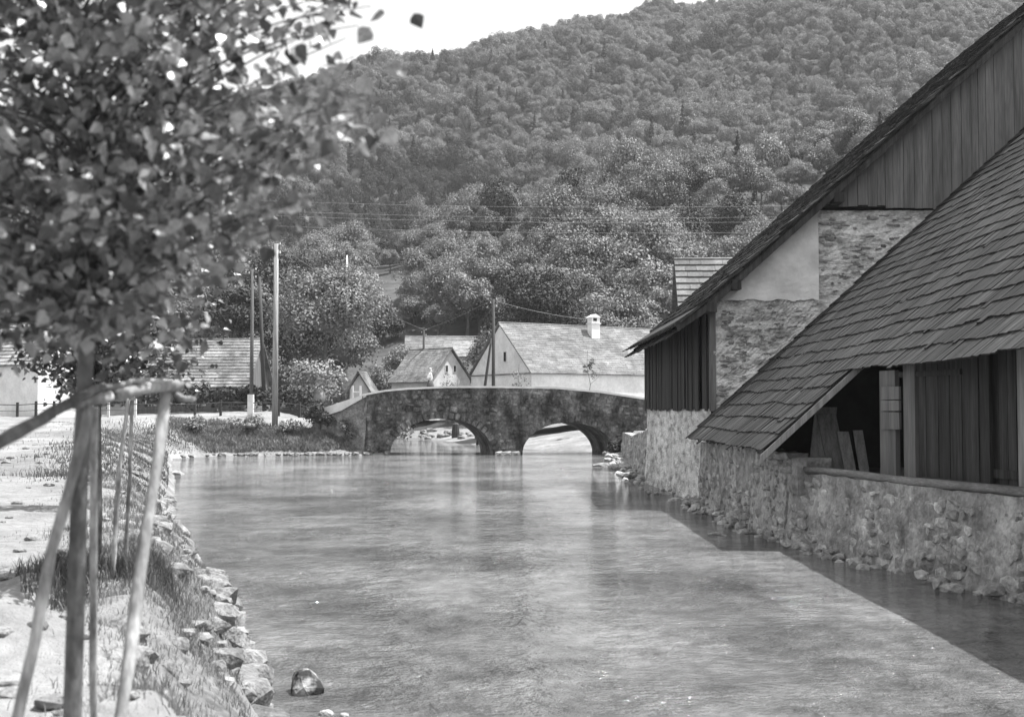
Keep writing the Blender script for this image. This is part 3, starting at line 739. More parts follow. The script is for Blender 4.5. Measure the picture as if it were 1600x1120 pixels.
for q in range(16):                            # ragged eave ends at the far corner
    yy = 37.6 + q * .85; MB().box((ex - .55 + random.uniform(-.12, .05), yy, roofz(ex) - .22 + random.uniform(-.04, .03)), (.7, random.uniform(.3, .6), .04), Matrix.Rotation(-.5, 3, 'Y')).build('eave_shingle', M['shingle'], barn)

# ------------------------------------------------------------ lean-to shed with shingle roof
shed = empty('lean_to_shed', (7.5, 26, 1.6), 'dark open-fronted lean-to with low sweeping shingle roof over the river wall', 'shed')
def rz_(x): return 2.1 + .91 * (x - 5.4)
nv_ = Vector((-math.sin(SLOPE), 0, math.cos(SLOPE)))       # roof normal
MB().prism([(5.5, 26.5, rz_(5.5) - .08), (7.5, 26.5, rz_(7.5) - .08), (7.5, 37.9, rz_(7.5) - .08), (5.5, 37.9, rz_(5.5) - .08)], nv_ * .05).build('roof_deck', M['dark'], shed)  # deck coloured near-black to imitate the shade under the low eave
MB().prism([(7.5, 9, rz_(7.5) - .08), (19, 9, rz_(19) - .08), (19, 37.9, rz_(19) - .08), (7.5, 37.9, rz_(7.5) - .08)], nv_ * .05).build('roof_deck', M['dark'], shed)  # shade below the upper eave likewise put into the deck colour
items = []
EXPO = .375
for i in range(38):
    xe = 5.38 + i * EXPO
    if xe > 18.6: break
    low = xe < 7.2
    yv = 26.25 if low else 9.0
    while yv < 37.7:
        wd = random.uniform(.13, .27)
        wob = .08 * fbm(yv * .35, i * 3.1, 0) + random.uniform(-.014, .014) - (random.uniform(.04, .12) if random.random() < .03 else 0)
        yy = yv + wd / 2
        x = xe + wob; L = EXPO * 1.62 / math.cos(SLOPE)
        items.append((x, yy, wd - .012, L, i)); yv += wd
rs = cube_mesh('shingle', M['shingle'])
def shingle_matrix(x, yy, wd, L):
    ang = SLOPE - .055 + random.uniform(-.012, .012)
    d = Vector((math.cos(ang), 0, math.sin(ang))); c = Vector((x, yy, rz_(x) + .055 + random.uniform(-.006, .012))) + d * L / 2
    return Matrix.Translation(c) @ Matrix.Rotation(-ang, 4, 'Y') @ Matrix.Rotation(random.uniform(-.02, .02), 4, 'Z') @ Matrix.Diagonal((L, wd, .028, 1))
def shown(it):
    x, yy, wd, L, i = it; px = 800 + F * x / yy
    return 1 / yy ** 2 if px < 1605 else 0
items.sort(key=shown, reverse=True)
rest = MB()
for j, it in enumerate(items):
    m_ = shingle_matrix(*it[:4])
    if j < 300: link('shingle', rs, shed, Matrix.Translation(-shed.location) @ m_)
    else: rest.add([m_ @ v.co for v in rs.vertices], [tuple(p.vertices) for p in rs.polygons])
rest.build('shingle_courses', M['shingle'], shed, kind='stuff')
def inclined(name, x0, x1, y, wd, th, drop, material):     # timber running up the slope
    MB().prism([(x0, y, rz_(x0) - drop), (x1, y, rz_(x1) - drop), (x1, y, rz_(x1) - drop - th), (x0, y, rz_(x0) - drop - th)], (0, wd, 0)).build(name, material, shed)
inclined('verge_rafter', 5.35, 7.6, 26.22, .09, .17, .03, M['board_pale'])
for yy in (27.9, 29.6, 31.4, 33.2, 35.0, 36.6): inclined('rafter', 5.6, 7.6, yy, .1, .12, .12, M['board'])
for yy in np.arange(10, 37, 1.5): inclined('rafter', 7.75, 9.5, float(yy), .1, .12, .12, M['board'])
# river wall line and board front
WA = Vector((6.25, 27.3, 0)); WB = Vector((8.05, 19.0, 0)); WD = (WA - WB).normalized(); WN = Vector((-WD.y, WD.x, 0))    # towards the water
if WN.x > 0: WN = -WN
def on_front(px, off):            # point of the front plane (offset behind the wall line) seen at photo column px
    u = (px - 800) / F; A = WB - WN * off; t = (u * A.y - A.x) / (WD.x - u * WD.y); return A + WD * t
def front_piece(name, pxa, pxb, z0, z1, material, off=.38, th=.04, lean=0.0, label=None):
    a = on_front(pxa, off); c = on_front(pxb, off); s = (a - c).normalized() * lean
    o = MB().prism([(a.x, a.y, z0), (c.x, c.y, z0), (c.x + s.x, c.y + s.y, z1), (a.x + s.x, a.y + s.y, z1)], -WN * th).build(name, material, shed)
    if label: o['label'] = label
    return o
def ez(px, off=.38):              # underside of the roof above the front plane
    p = on_front(px, off); return max(rz_(max(p.x, 7.4)) - .15, 3.7)
front_piece('post', 1374, 1398, 1.6, ez(1386), M['board_gable'], .42, .1)
for z0, z1 in ((2.62, 2.95), (2.98, 3.18), (3.2, 3.45)): front_piece('cross_plank', 1376, 1404, z0, z1, M['board_gable'], .36, .05)
front_piece('post', 1411, 1429, 1.55, ez(1420), M['board_gable'], .34, .12)
pxs = [1430, 1447, 1466, 1484, 1503, 1529]
for a, c in zip(pxs[:-1], pxs[1:]): front_piece('wall_board', a, c - 1.2, 1.6, ez(a), M['board'], .40 + random.uniform(0, .015))
front_piece('post', 1530, 1545, 1.55, ez(1536), M['board'], .34, .12)
for a, c in ((1546, 1560), (1560, 1574), (1574, 1588)): front_piece('door_board', a, c - 1, 1.62, ez(a) - .05, M['board'], .44, .03)
front_piece('door_ledge', 1545, 1588, 1.85, 2.0, M['board'], .40, .03)
front_piece('post', 1589, 1606, 1.55, ez(1600), M['board_pale'], .34, .12, label='pale squared post at the right end of the boarded front')
x_ = 1607
while x_ < 2300:
    front_piece('wall_board', x_, x_ + 20, 1.6, ez(x_), M['board'], .4 + random.uniform(0, .015)); x_ += 21 + (x_ - 1600) * .05
front_piece('sill_plank', 1430, 1588, 1.68, 1.76, M['board'], .33, .05)
front_piece('roof_tie', 1404, 1500, 3.62, 3.72, M['board'], .36, .06)
# inside: back wall and far end, coloured near-black to stand in for shade
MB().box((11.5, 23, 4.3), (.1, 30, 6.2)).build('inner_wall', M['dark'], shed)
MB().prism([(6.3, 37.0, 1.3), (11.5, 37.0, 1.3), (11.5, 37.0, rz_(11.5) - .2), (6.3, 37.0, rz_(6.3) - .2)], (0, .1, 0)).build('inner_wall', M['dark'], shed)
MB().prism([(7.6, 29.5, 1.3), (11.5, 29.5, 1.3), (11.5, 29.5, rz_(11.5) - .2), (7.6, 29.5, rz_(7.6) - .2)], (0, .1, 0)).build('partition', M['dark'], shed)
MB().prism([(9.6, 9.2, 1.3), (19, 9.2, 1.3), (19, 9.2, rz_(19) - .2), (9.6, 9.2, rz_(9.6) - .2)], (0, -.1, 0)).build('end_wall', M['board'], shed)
MB().box((19.05, 23.4, 7.6), (.15, 29, 13)).build('back_wall', M['rubble_plaster'], shed)
# loose boards leaning inside the opening
def leaning(px0, px1, y0, y1, Y, dx, label, wd=None, material='board_pale'):
    a, c = at(px0, y1, Y), at(px1, y1, Y); ta, tc = at(px0 + dx, y0, Y + .35), at(px1 + dx, y0, Y + .35)
    e = Vector((a.x, Y, 1.5)); 
    b = MB(); b.prism([a, c, tc, ta], (0, .04, 0)); o = b.build('leaning_board', M[material]); tag(o, label, 'board', 'loose boards leaning in the shed opening'); return o
for args in ((1262, 1296, 636, 752, 27.6, 12, 'wide pale board leaning at the left of the shed opening'), (1298, 1328, 646, 754, 27.5, -22, 'pale tapering board leaning right of the widest board in the opening'),
             (1324, 1342, 674, 756, 27.2, -16, 'narrow tilted plank leaning in the middle of the shed opening'), (1347, 1362, 672, 757, 27.0, -14, 'narrow tilted plank nearest the shed post', None, 'board_pale')):
    leaning(*args)

# ------------------------------------------------------------ river walls
def wall_line(name, label, pts, heights, th, n_st, seed, logm=None, hs=(.16, .30), ls=(.25, .6), batter=.18, ragged=.05):
    rr = random.Random(seed); W = empty(name, (pts[0][0], pts[0][1], 0), label, 'wall')
    P = [Vector((a, b, 0)) for a, b in pts]; seg = [(P[i + 1] - P[i]).length for i in range(len(P) - 1)]; tot = sum(seg)
    def pos(s):
        for i, L in enumerate(seg):
            if s <= L or i == len(seg) - 1:
                d = (P[i + 1] - P[i]).normalized(); n = Vector((-d.y, d.x, 0)); n = n if n.x < 0 else -n; return P[i] + d * s, n, d, i
            s -= L
    def hgt(s): return float(np.interp(s, np.linspace(0, tot, len(heights)), heights))
    b = MB(); ns = max(20, int(tot / .14)); nr = 18
    for i in range(ns + 1):
        s = tot * i / ns; p, n, d, _ = pos(s); h = hgt(s) + ragged * fbm(s * 1.5, seed, 0)
        for r in range(nr + 1):
            z = -.6 + (h + .6) * r / nr; o = batter * (1 - max(z, 0) / h) + .06 * fbm(s * 1.6, z * 2, seed) + .03 * fbm(s * 5, z * 7, seed + 5)
            b.v.append(tuple(p + n * o + Vector((0, 0, z))))
        b.v.append(tuple(p - n * th + Vector((0, 0, h)))); b.v.append(tuple(p - n * th + Vector((0, 0, -.6))))
    m = nr + 3
    for i in range(ns):
        for r in range(m - 1): q = i * m + r; b.f.append((q, q + m, q + m + 1, q + 1))
    b.f += [tuple(range(m)), tuple(range(ns * m, ns * m + m))]
    b.build('wall_core', M['mortar'], W)
    z = -.1; st = []
    while z < max(heights):
        hh = rr.uniform(*hs) * (1.3 if z < .3 else 1); s = rr.uniform(0, .2)
        while s < tot:
            L = rr.uniform(*ls) * (1.35 if z < .3 else 1); h = hgt(s + L / 2)
            if z + hh * .8 < h and s + L * .6 < tot and rr.random() < .93: st.append((s + L / 2 + rr.uniform(-.05, .05), z + hh / 2 + rr.uniform(-.07, .07), L, hh * rr.choice((.7, .9, 1, 1.25, 1.6))))
            s += L
        z += hh * rr.uniform(.8, 1.05)
    def vis(q):
        p, n, d, _ = pos(q[0]); return p.y + (1000 if 800 + F * p.x / max(p.y, 1) > 1640 else 0)
    st.sort(key=vis); R_ = MB()
    for j, (s, z, L, hh) in enumerate(st):
        p, n, d, _ = pos(s); h = hgt(s); o = batter * (1 - max(z, 0) / h) + .06 * fbm(s * 1.6, z * 2, seed)
        dep = rr.uniform(.2, .32); c = p + n * (o - dep * (.16 + .32 * max(0, min(1, .45 + 1.4 * fbm(s * .7, z * .9, seed + 8) + .35 * (z / max(h, .1) - .5))))) + Vector((0, 0, z)); ang = math.atan2(d.y, d.x)
        mt_ = Matrix.Translation(c) @ Matrix.Rotation(ang, 4, 'Z') @ Matrix.Rotation(rr.uniform(-.28, .28), 4, 'Y') @ Matrix.Diagonal((L * rr.uniform(.85, 1.02), dep, hh * rr.uniform(.75, 1.05), 1))
        me = STN[rr.randrange(7)]
        if j < n_st: link('stone', me, W, Matrix.Translation(-W.location) @ mt_)
        else: R_.add([mt_ @ v.co for v in me.vertices], [tuple(q.vertices) for q in me.polygons])
    if R_.v: R_.build('stone_rest', M['wall_stone'], W, kind='stuff')
    return W, pos, tot
wall_line('river_wall', 'long rubble stone river wall below the boarded shed front at right', [(6.25, 27.3), (8.05, 19), (9.4, 12.8), (12, 6)], [1.62, 1.62, 1.62, 1.62], .5, 290, 1, hs=(.13, .27), ls=(.2, .55))
wall_line('river_wall', 'stone wall section with peeling render under the low end of the shingle roof', [(5.88, 37.9), (5.95, 32), (6.2, 27.35)], [2.0, 2.05, 2.02], .45, 250, 2, hs=(.14, .26), ls=(.22, .5), batter=.12)
MB().box((6.55, 26.95, 1.55), (.8, .5, .8), Matrix.Rotation(.2, 3, 'Z'), .06).build('broken_wall_end', M['mortar'], bpy.data.objects['river_wall.001'])
for (px, y_, s) in ((1222, 712, .42), (1236, 720, .36), (1250, 728, .34), (1231, 733, .40), (1262, 735, .3), (1215, 722, .3)):
    p = at(px, y_, 27.0); link('stone', STN[int(px) % 7], bpy.data.objects['river_wall.001'], Matrix.Translation(p - bpy.data.objects['river_wall.001'].location) @ Matrix.Rotation(px, 4, 'Z') @ Matrix.Diagonal((s, s * .8, s * .5, 1)))
# log lying on the wall
b = MB(); lp = []
for px in (1253, 1290, 1340, 1400, 1470, 1540, 1610, 1800, 2200):
    q = on_front(px, .02); lp.append(Vector((q.x, q.y, 1.70 + .015 * math.sin(px))))
lp.reverse(); tag(b.tube(lp, [.075, .075, .08, .075, .08, .075, .07, .065, .05], 10).build('log', M['log'], smooth=True), 'long weathered grey log lying along the top of the river wall', 'log')

# rubble at the foot of the walls
rk = [hull_mesh('rock', M['rock'], 18, 60 + s, .75) for s in range(6)]
rkd = [hull_mesh('rock', M['wall_stone'], 16, 80 + s, .8) for s in range(6)]
foot = empty('wall_footing', (6, 30, 0), 'line of loose footing stones at the waterline below the barn and river wall', 'stones')
line = [(6.9, 80), (6.3, 68), (6.0, 60), (5.4, 50), (5.75, 39), (5.55, 37), (5.9, 28), (7.75, 19), (9.1, 13)]
for i in range(230):
    k = random.random() * (len(line) - 1); a, c = line[int(k)], line[int(k) + 1]; t = k - int(k); s = random.uniform(.2, .5) * (1.5 if a[1] > 50 else 1)
    p = Vector((a[0] + (c[0] - a[0]) * t - random.uniform(-.15, .3) * (1 if a[1] < 50 else 3), a[1] + (c[1] - a[1]) * t, random.uniform(-.05, .16)))
    link('stone', random.choice(rkd), foot, Matrix.Translation(p - foot.location) @ Matrix.Rotation(random.random() * 6, 4, 'Z') @ Matrix.Diagonal((s, s * .7, s * .55, 1)))
# right bank between barn and bridge: low wall of rubble
wall_line('bank_wall', 'low rubble bank wall between the barn corner and the bridge', [(7.3, 80.5), (6.3, 62), (5.75, 50.6)], [1.5, 1.6, 2.2], .5, 60, 4, hs=(.25, .45), ls=(.4, 1.0))

# ------------------------------------------------------------ left bank: edging stones, rocks, grass
edge = empty('bank_edging', (-4, 18, 0), 'ragged edging of pale rocks along the near left river bank', 'stones')
LP = [Vector((a, b, 0)) for a, b in LEFT[5:21]]
def on_left(k): i = min(int(k), len(LP) - 2); return LP[i].lerp(LP[i + 1], k - i), (LP[i + 1] - LP[i]).normalized()
cnt = 0
for j in range(190):
    k = random.random() ** 1.15 * 11.0; p, d = on_left(k); n = Vector((-d.y, d.x, 0)); n = n if n.x < 0 else -n
    off = random.choice((random.uniform(-.1, .35), random.uniform(.3, 1.2)))
    p = p + n * off; s = random.uniform(.12, .44) * (1 + .02 * p.y) * (.8 if off > .5 else 1); z = H(p.x, p.y)
    link('stone', random.choice(rk), edge, Matrix.Translation(Vector((p.x, p.y, z - s * .14)) - edge.location) @ Matrix.Rotation(random.random() * 6, 4, 'Z') @ Matrix.Rotation(random.uniform(-.4, .4), 4, 'X') @ Matrix.Diagonal((s * random.uniform(1, 1.7), s, s * random.uniform(.5, .85), 1)))
edge2 = empty('bank_edging', (-14, 79, 0), 'row of pale stones at the waterline of the far bank left of the bridge', 'stones')
for j in range(70):
    t = random.random(); k = 18.6 + t * 3.6; i = int(k) ; A, B = LEFT[i], LEFT[min(i + 1, len(LEFT) - 1)]; q = k - i
    x = random.uniform(-21.5, -8.6); yb = float(np.interp(x, [-21, -19, -13.4, -9.4, -8.3], [76, 79.2, 80.2, 80.6, 81])) + random.uniform(-.4, .5); s = random.uniform(.25, .75)
    link('stone', random.choice(rk), edge2, Matrix.Translation(Vector((x, yb, .08)) - edge2.location) @ Matrix.Rotation(random.random() * 6, 4, 'Z') @ Matrix.Diagonal((s, s * .8, s * .5, 1)))
edge3 = empty('rubble_bank', (-6, 128, 0), 'pale rubble heap on the bank seen through the left arch', 'stones')
for j in range(120):
    x = random.uniform(-22, 2); yb = float(np.interp(x, [-20, -8, -2, 1], [134, 123, 111, 101])) + random.uniform(0, 9); s = random.uniform(.4, 1.2)
    link('stone', random.choice(rk), edge3, Matrix.Translation(Vector((x, yb, H(x, yb) + .1)) - edge3.location) @ Matrix.Rotation(random.random() * 6, 4, 'Z') @ Matrix.Diagonal((s, s * .8, s * .6, 1)))
def rock(px, py, w_, h_, label, mt_='boulder', seed=5, Y=None, cat='rock', name='rock', dep=.8):
    Y = Y or 5700 / (py - 640); x = (px - 800) / F * Y; s = w_ / F * Y
    me = hull_mesh('rock', M[mt_], 40, seed, .85); b = MB()
    o = link(name, me, None, Matrix.Translation((x, Y, .0)) @ Matrix.Rotation(seed, 4, 'Z') @ Matrix.Diagonal((s, s * dep, 2 * h_ / F * Y * .8, 1)))
    md_ = o.modifiers.new('s', 'SUBSURF'); md_.levels = md_.render_levels = 2; md_.subdivision_type = 'SIMPLE'
    tx = bpy.data.textures.new('rocky', 'CLOUDS'); tx.noise_scale = .35; dm = o.modifiers.new('d', 'DISPLACE'); dm.texture = tx; dm.strength = .12; dm.mid_level = .5
    return tag(o, label, cat, None)
rock(482, 1074, 74, 44, 'pale topped boulder standing out of the river in the foreground')
rock(513, 1110, 26, 10, 'small dark wet stone in the water just below the boulder', 'wall_stone', 6)
rock(541, 1112, 16, 7, 'smallest dark wet stone in the water at the bottom edge', 'wall_stone', 7)
rock(277, 741, 34, 9, 'flat pale stone in the shallows beside the left bank', 'rock', 8)
rock(940, 728, 32, 8, 'pale flat stone in the water before the right arch', 'rock', 9)
rock(972, 731, 40, 9, 'longer flat slab stone in the water beside the right abutment', 'wall_stone', 10)
rock(997, 724, 22, 16, 'square block at the foot of the right bridge abutment', 'wall_stone', 12)
for px, py, L, lab in ((1118, 837, 28, 'short pale stick floating near the river wall'), (1181, 835, 40, 'longer pale driftwood stick by the foot of the river wall')):
    Y = 5700 / (py - 640); x = (px - 800) / F * Y; l_ = L / F * Y
    tag(MB().tube([(x - l_ / 2, Y, .05), (x, Y + .1, .06), (x + l_ / 2, Y - .2, .03)], [.03, .045, .02], 7).build('driftwood', M['stake']), lab, 'driftwood')
# pebbles and lumps on the near ground
V = []; peb = MB()
for j in range(300):
    Y = 5.5 + 40 * random.random() ** 1.6; x = -1.0 - Y * random.uniform(.10, .44)
    s_, _ = river_sd(np.array([x]), np.array([Y]))
    if s_[0] > -.3: continue
    s = random.uniform(.04, .15) * (1 + Y * .02); me = rk[j % 6]; m_ = Matrix.Translation((x, Y, H(x, Y) + s * .08)) @ Matrix.Rotation(j, 4, 'Z') @ Matrix.Diagonal((s * 1.3, s, s * .55, 1))
    peb.add([m_ @ v.co for v in me.vertices], [tuple(q.vertices) for q in me.polygons])
tag(peb.build('loose_stones', M['rock'], kind='stuff'), 'loose pale stones strewn over the dusty near bank', 'stones')
# grass
def grass(name, label, n, sampler, hgt, wid, seed, mt_='grass'):
    rg = np.random.default_rng(seed); P = sampler(n, rg); Z = height(P[:, 0], P[:, 1]); s, _ = river_sd(P[:, 0], P[:, 1]); k = (s < -.12); P = P[k]; Z = Z[k]; n = len(P)
    h = hgt * (.45 + .9 * rg.random(n)) * (1 + .012 * P[:, 1]); a = rg.random(n) * 6.283; w_ = wid * (.7 + .6 * rg.random(n)) * (1 + .03 * P[:, 1]); ln = rg.normal(0, .35, (n, 2)) * h[:, None]
    B = np.stack([P[:, 0], P[:, 1], Z - .01], 1); d = np.stack([np.cos(a), np.sin(a), a * 0], 1) * w_[:, None] / 2
    tip = B + np.stack([ln[:, 0], ln[:, 1], h], 1); mid = B + np.stack([ln[:, 0] * .35, ln[:, 1] * .35, h * .6], 1)
    V = np.stack([B - d, B + d, mid + d * .7, tip, mid - d * .7], 1).reshape(-1, 3)
    b = np.arange(n)[:, None] * 5; T = np.concatenate([b + [[0, 1, 2]], b + [[0, 2, 4]], b + [[4, 2, 3]]])
    o = link(name, mesh_np(name, V, T, M[mt_]), kind='stuff'); tag(o, label, 'grass'); return o
def samp_edge(k0, k1, w0, w1, clump=.25, nc=160):
    def f(n, rg):
        ks = k0 + (k1 - k0) * rg.random(nc); C = []
        for k in ks:
            p, d = on_left(k); q = Vector((-d.y, d.x, 0)); q = q if q.x < 0 else -q; o = w0 + (w1 - w0) * rg.random(); C.append((p.x + q.x * o, p.y + q.y * o))
        C = np.array(C); i = rg.integers(0, nc, n); return C[i] + rg.normal(0, clump, (n, 2)) * (1 + .02 * C[i][:, 1:2])
    return f
grass('bank_grass', 'short dry grass tufts between the rocks of the near bank', 34000, samp_edge(1.5, 9.5, .1, 1.8, .22, 110), .07, .006, 1, 'dry_grass')
grass('bank_grass', 'rough grass and weeds on the left bank in the middle distance', 20000, samp_edge(9, 14.5, .1, 2.6, .4, 110), .09, .012, 2)
def samp_box(x0, x1, y0, y1, nc, cl):
    def f(n, rg):
        C = np.stack([x0 + (x1 - x0) * rg.random(nc), y0 + (y1 - y0) * rg.random(nc)], 1); i = rg.integers(0, nc, n); return C[i] + rg.normal(0, cl, (n, 2))
    return f
grass('bank_grass', 'weedy grass slope of the far bank under the tall pole', 30000, samp_box(-22.5, -10.4, 78.5, 82.9, 200, .4), .12, .02, 3, 'dry_grass')
grass('bank_grass', 'grass tufts at the foot of the second staked young tree', 3200, samp_box(-4.7, -3.4, 10.6, 12.0, 14, .14), .16, .008, 4)
grass('bank_grass', 'thin grass scattered over the dusty ground at left', 9000, samp_box(-30, -3.5, 9, 70, 200, .4), .04, .007, 5, 'dry_grass')

# bushes and weeds on the far bank
def bush(x, y, rx, rz, label, mt_='leaf_a', n=700, leaf=.28, seed=1, z=None, lobes=9, name='bush', cat='bush', group=None, stem=True, droop=0):
    z = H(x, y) if z is None else z
    t = empty(name, (x, y, z), label, cat, group)
    me = crown_mesh('foliage' if name != 'broadleaf_tree' else 'crown', seed, rx, rz, n, leaf, M[mt_], lobes, droop=droop)
    link('foliage', me, t, Matrix.Translation((0, 0, rz * .75)))
    if stem: link('stem', trunk_mesh(rz, .05 + rx * .03, seed, 3), t)
    return t
bush(-13.0, 82.2, 1.1, 1.35, 'dark dense bush at the waterside left of the bridge wing wall', 'leaf_c', 1100, .2, 3)
bush(-11.0, 81.6, .9, .7, 'low weedy bush at the foot of the wing wall', 'leaf_a', 700, .16, 4)
bush(-15.0, 81.8, .9, .6, 'small grey bush between pole and dark waterside bush', 'leaf_a', 600, .16, 5)
bush(-17.6, 81.6, 1.3, .6, 'low spreading weed clump below the tall pole', 'leaf_b', 700, .16, 6)
bush(-20.8, 80.5, 1.2, .6, 'leftmost weed clump of the far bank', 'leaf_a', 700, .16, 7)
bush(6.9, 79.6, .8, .8, 'dark weeds at the right bridge abutment beside the barn', 'leaf_c', 500, .16, 8)
p = at(487, 640, 97); bush(p.x, 97, 3.1, 3.1, 'pale rounded bush behind the fence left of the bridge', 'leaf_d', 3600, .24, 9, lobes=18)
p = at(555, 640, 112); bush(p.x, 112, 2.2, 2.6, 'dark shrub behind the small hipped roof', 'leaf_c', 1400, .3, 10)
for (pb, Yb, rb, mb_, lb) in ((588, 118, 2.0, 'leaf_a', 'mid-grey bush just right of the small hipped hut'), (606, 126, 2.4, 'leaf_b', 'pale bush left of the small gabled house'), (622, 133, 2.2, 'leaf_c', 'dark bush at the left eave of the small gabled house'),
                          (594, 146, 2.8, 'leaf_a', 'larger bush on the rise behind the hut'), (628, 152, 2.6, 'leaf_b', 'pale bush behind the left end of the small gabled house'), (575, 130, 2.4, 'leaf_c', 'dark bush directly behind the hut')):
    bush((pb - 800) / F * Yb, Yb, rb, rb * 1.1, lb, mb_, 2600, .26, int(pb), lobes=14)
hed = empty('hedge', (-22, 94, H(-22, 94)), 'dark clipped hedge behind the wire fence left of the round bush', 'hedge')
for i in range(9):
    me = crown_mesh('foliage', 200 + i, 1.7, 1.15, 700, .25, M['leaf_c'], 8); link('foliage', me, hed, Matrix.Translation((-9 + i * 1.75, random.uniform(-.2, .2), .9)))

# ------------------------------------------------------------ individually recognisable trees behind the bridge
def big_tree(px, ytop, ybot, Y, wpx, label, mt_, n=5000, leaf=.4, seed=1, lobes=24, droop=0, group=None):
    x = (px - 800) / F * Y; z = H(x, Y); zt2 = 3 + (640 - ytop) / F * Y; zb2 = max(z + 1.0, 3 + (640 - ybot) / F * Y); rz = (zt2 - zb2) / 2 / .95; rx = wpx / 2 / F * Y
    t = empty('broadleaf_tree', (x, Y, z), label, 'tree', group)
    link('crown', crown_mesh('crown', seed, rx, rz, int(n * 2.6), leaf * .62, M[mt_], lobes, droop=droop), t, Matrix.Translation((0, 0, (zt2 + zb2) / 2 - z)))
    link('trunk', trunk_mesh((zt2 + zb2) / 2 - z + .3 * rz, .28, seed, 5), t)
    return t
big_tree(510, 392, 585, 118, 175, 'tall pale leafy tree with drooping sprays right of the road poles', 'leaf_b', 9000, .42, 11, 30, 1.6)
big_tree(470, 450, 610, 124, 130, 'dark lower tree behind the tall drooping tree', 'leaf_c', 4000, .42, 12)
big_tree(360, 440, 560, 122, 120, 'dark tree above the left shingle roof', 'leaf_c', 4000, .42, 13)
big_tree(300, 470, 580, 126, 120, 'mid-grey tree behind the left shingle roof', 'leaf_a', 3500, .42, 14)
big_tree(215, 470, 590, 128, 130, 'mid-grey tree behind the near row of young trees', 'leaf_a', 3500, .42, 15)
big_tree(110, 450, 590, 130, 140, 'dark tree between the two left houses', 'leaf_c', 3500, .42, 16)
big_tree(20, 440, 560, 128, 150, 'broad tree behind the white house at the left edge', 'leaf_a', 3500, .42, 17)
big_tree(838, 418, 570, 138, 160, 'large dark dome-shaped tree behind the left half of the long tiled roof', 'leaf_c', 9000, .45, 18, 26)
big_tree(935, 470, 590, 140, 80, 'grey tree behind the chimney of the long house', 'leaf_a', 3000, .42, 19)
big_tree(985, 440, 590, 142, 95, 'pale tree rising at the right end of the long tiled roof', 'leaf_b', 4200, .42, 20)
big_tree(1040, 430, 600, 145, 70, 'pale tree left of the narrow shingle roof behind the barn', 'leaf_b', 3500, .42, 21)
big_tree(600, 505, 600, 172, 70, 'dark tree between drooping tree and small gabled house', 'leaf_c', 2600, .42, 22)
big_tree(648, 470, 545, 180, 60, 'pale fluffy tree above the grey back roof', 'leaf_b', 2600, .42, 23)
big_tree(700, 470, 550, 182, 90, 'mid-grey tree right above the grey back roof', 'leaf_a', 2600, .42, 24)
big_tree(750, 460, 560, 174, 80, 'darker tree left of the tall thin pole behind the bridge', 'leaf_c', 2600, .42, 25)
for px, yt, Y, w_, lab, mm in ((812, 562, 97, 36, 'thin sapling before the gable corner of the long house', 'leaf_b'), (921, 540, 97, 24, 'slender pale sapling in front of the long house under its chimney', 'leaf_b'), (700, 583, 96, 40, 'low leafy plant in front of the small gabled house', 'leaf_a')):
    Y = 134 if px == 700 else Y; x = (px - 800) / F * Y; z = H(x, Y); zt3 = 3 + (640 - yt) / F * Y
    t = empty('sapling', (x, Y, z), lab, 'sapling'); hh = (zt3 - z)
    link('foliage', crown_mesh('foliage', px, w_ / 2 / F * Y, hh * .3, 260, .16, M[mm], 10, core=False), t, Matrix.Translation((0, 0, hh * .68)))
    link('stem', trunk_mesh(hh * .95, .03, px, 5, spread=.25), t)

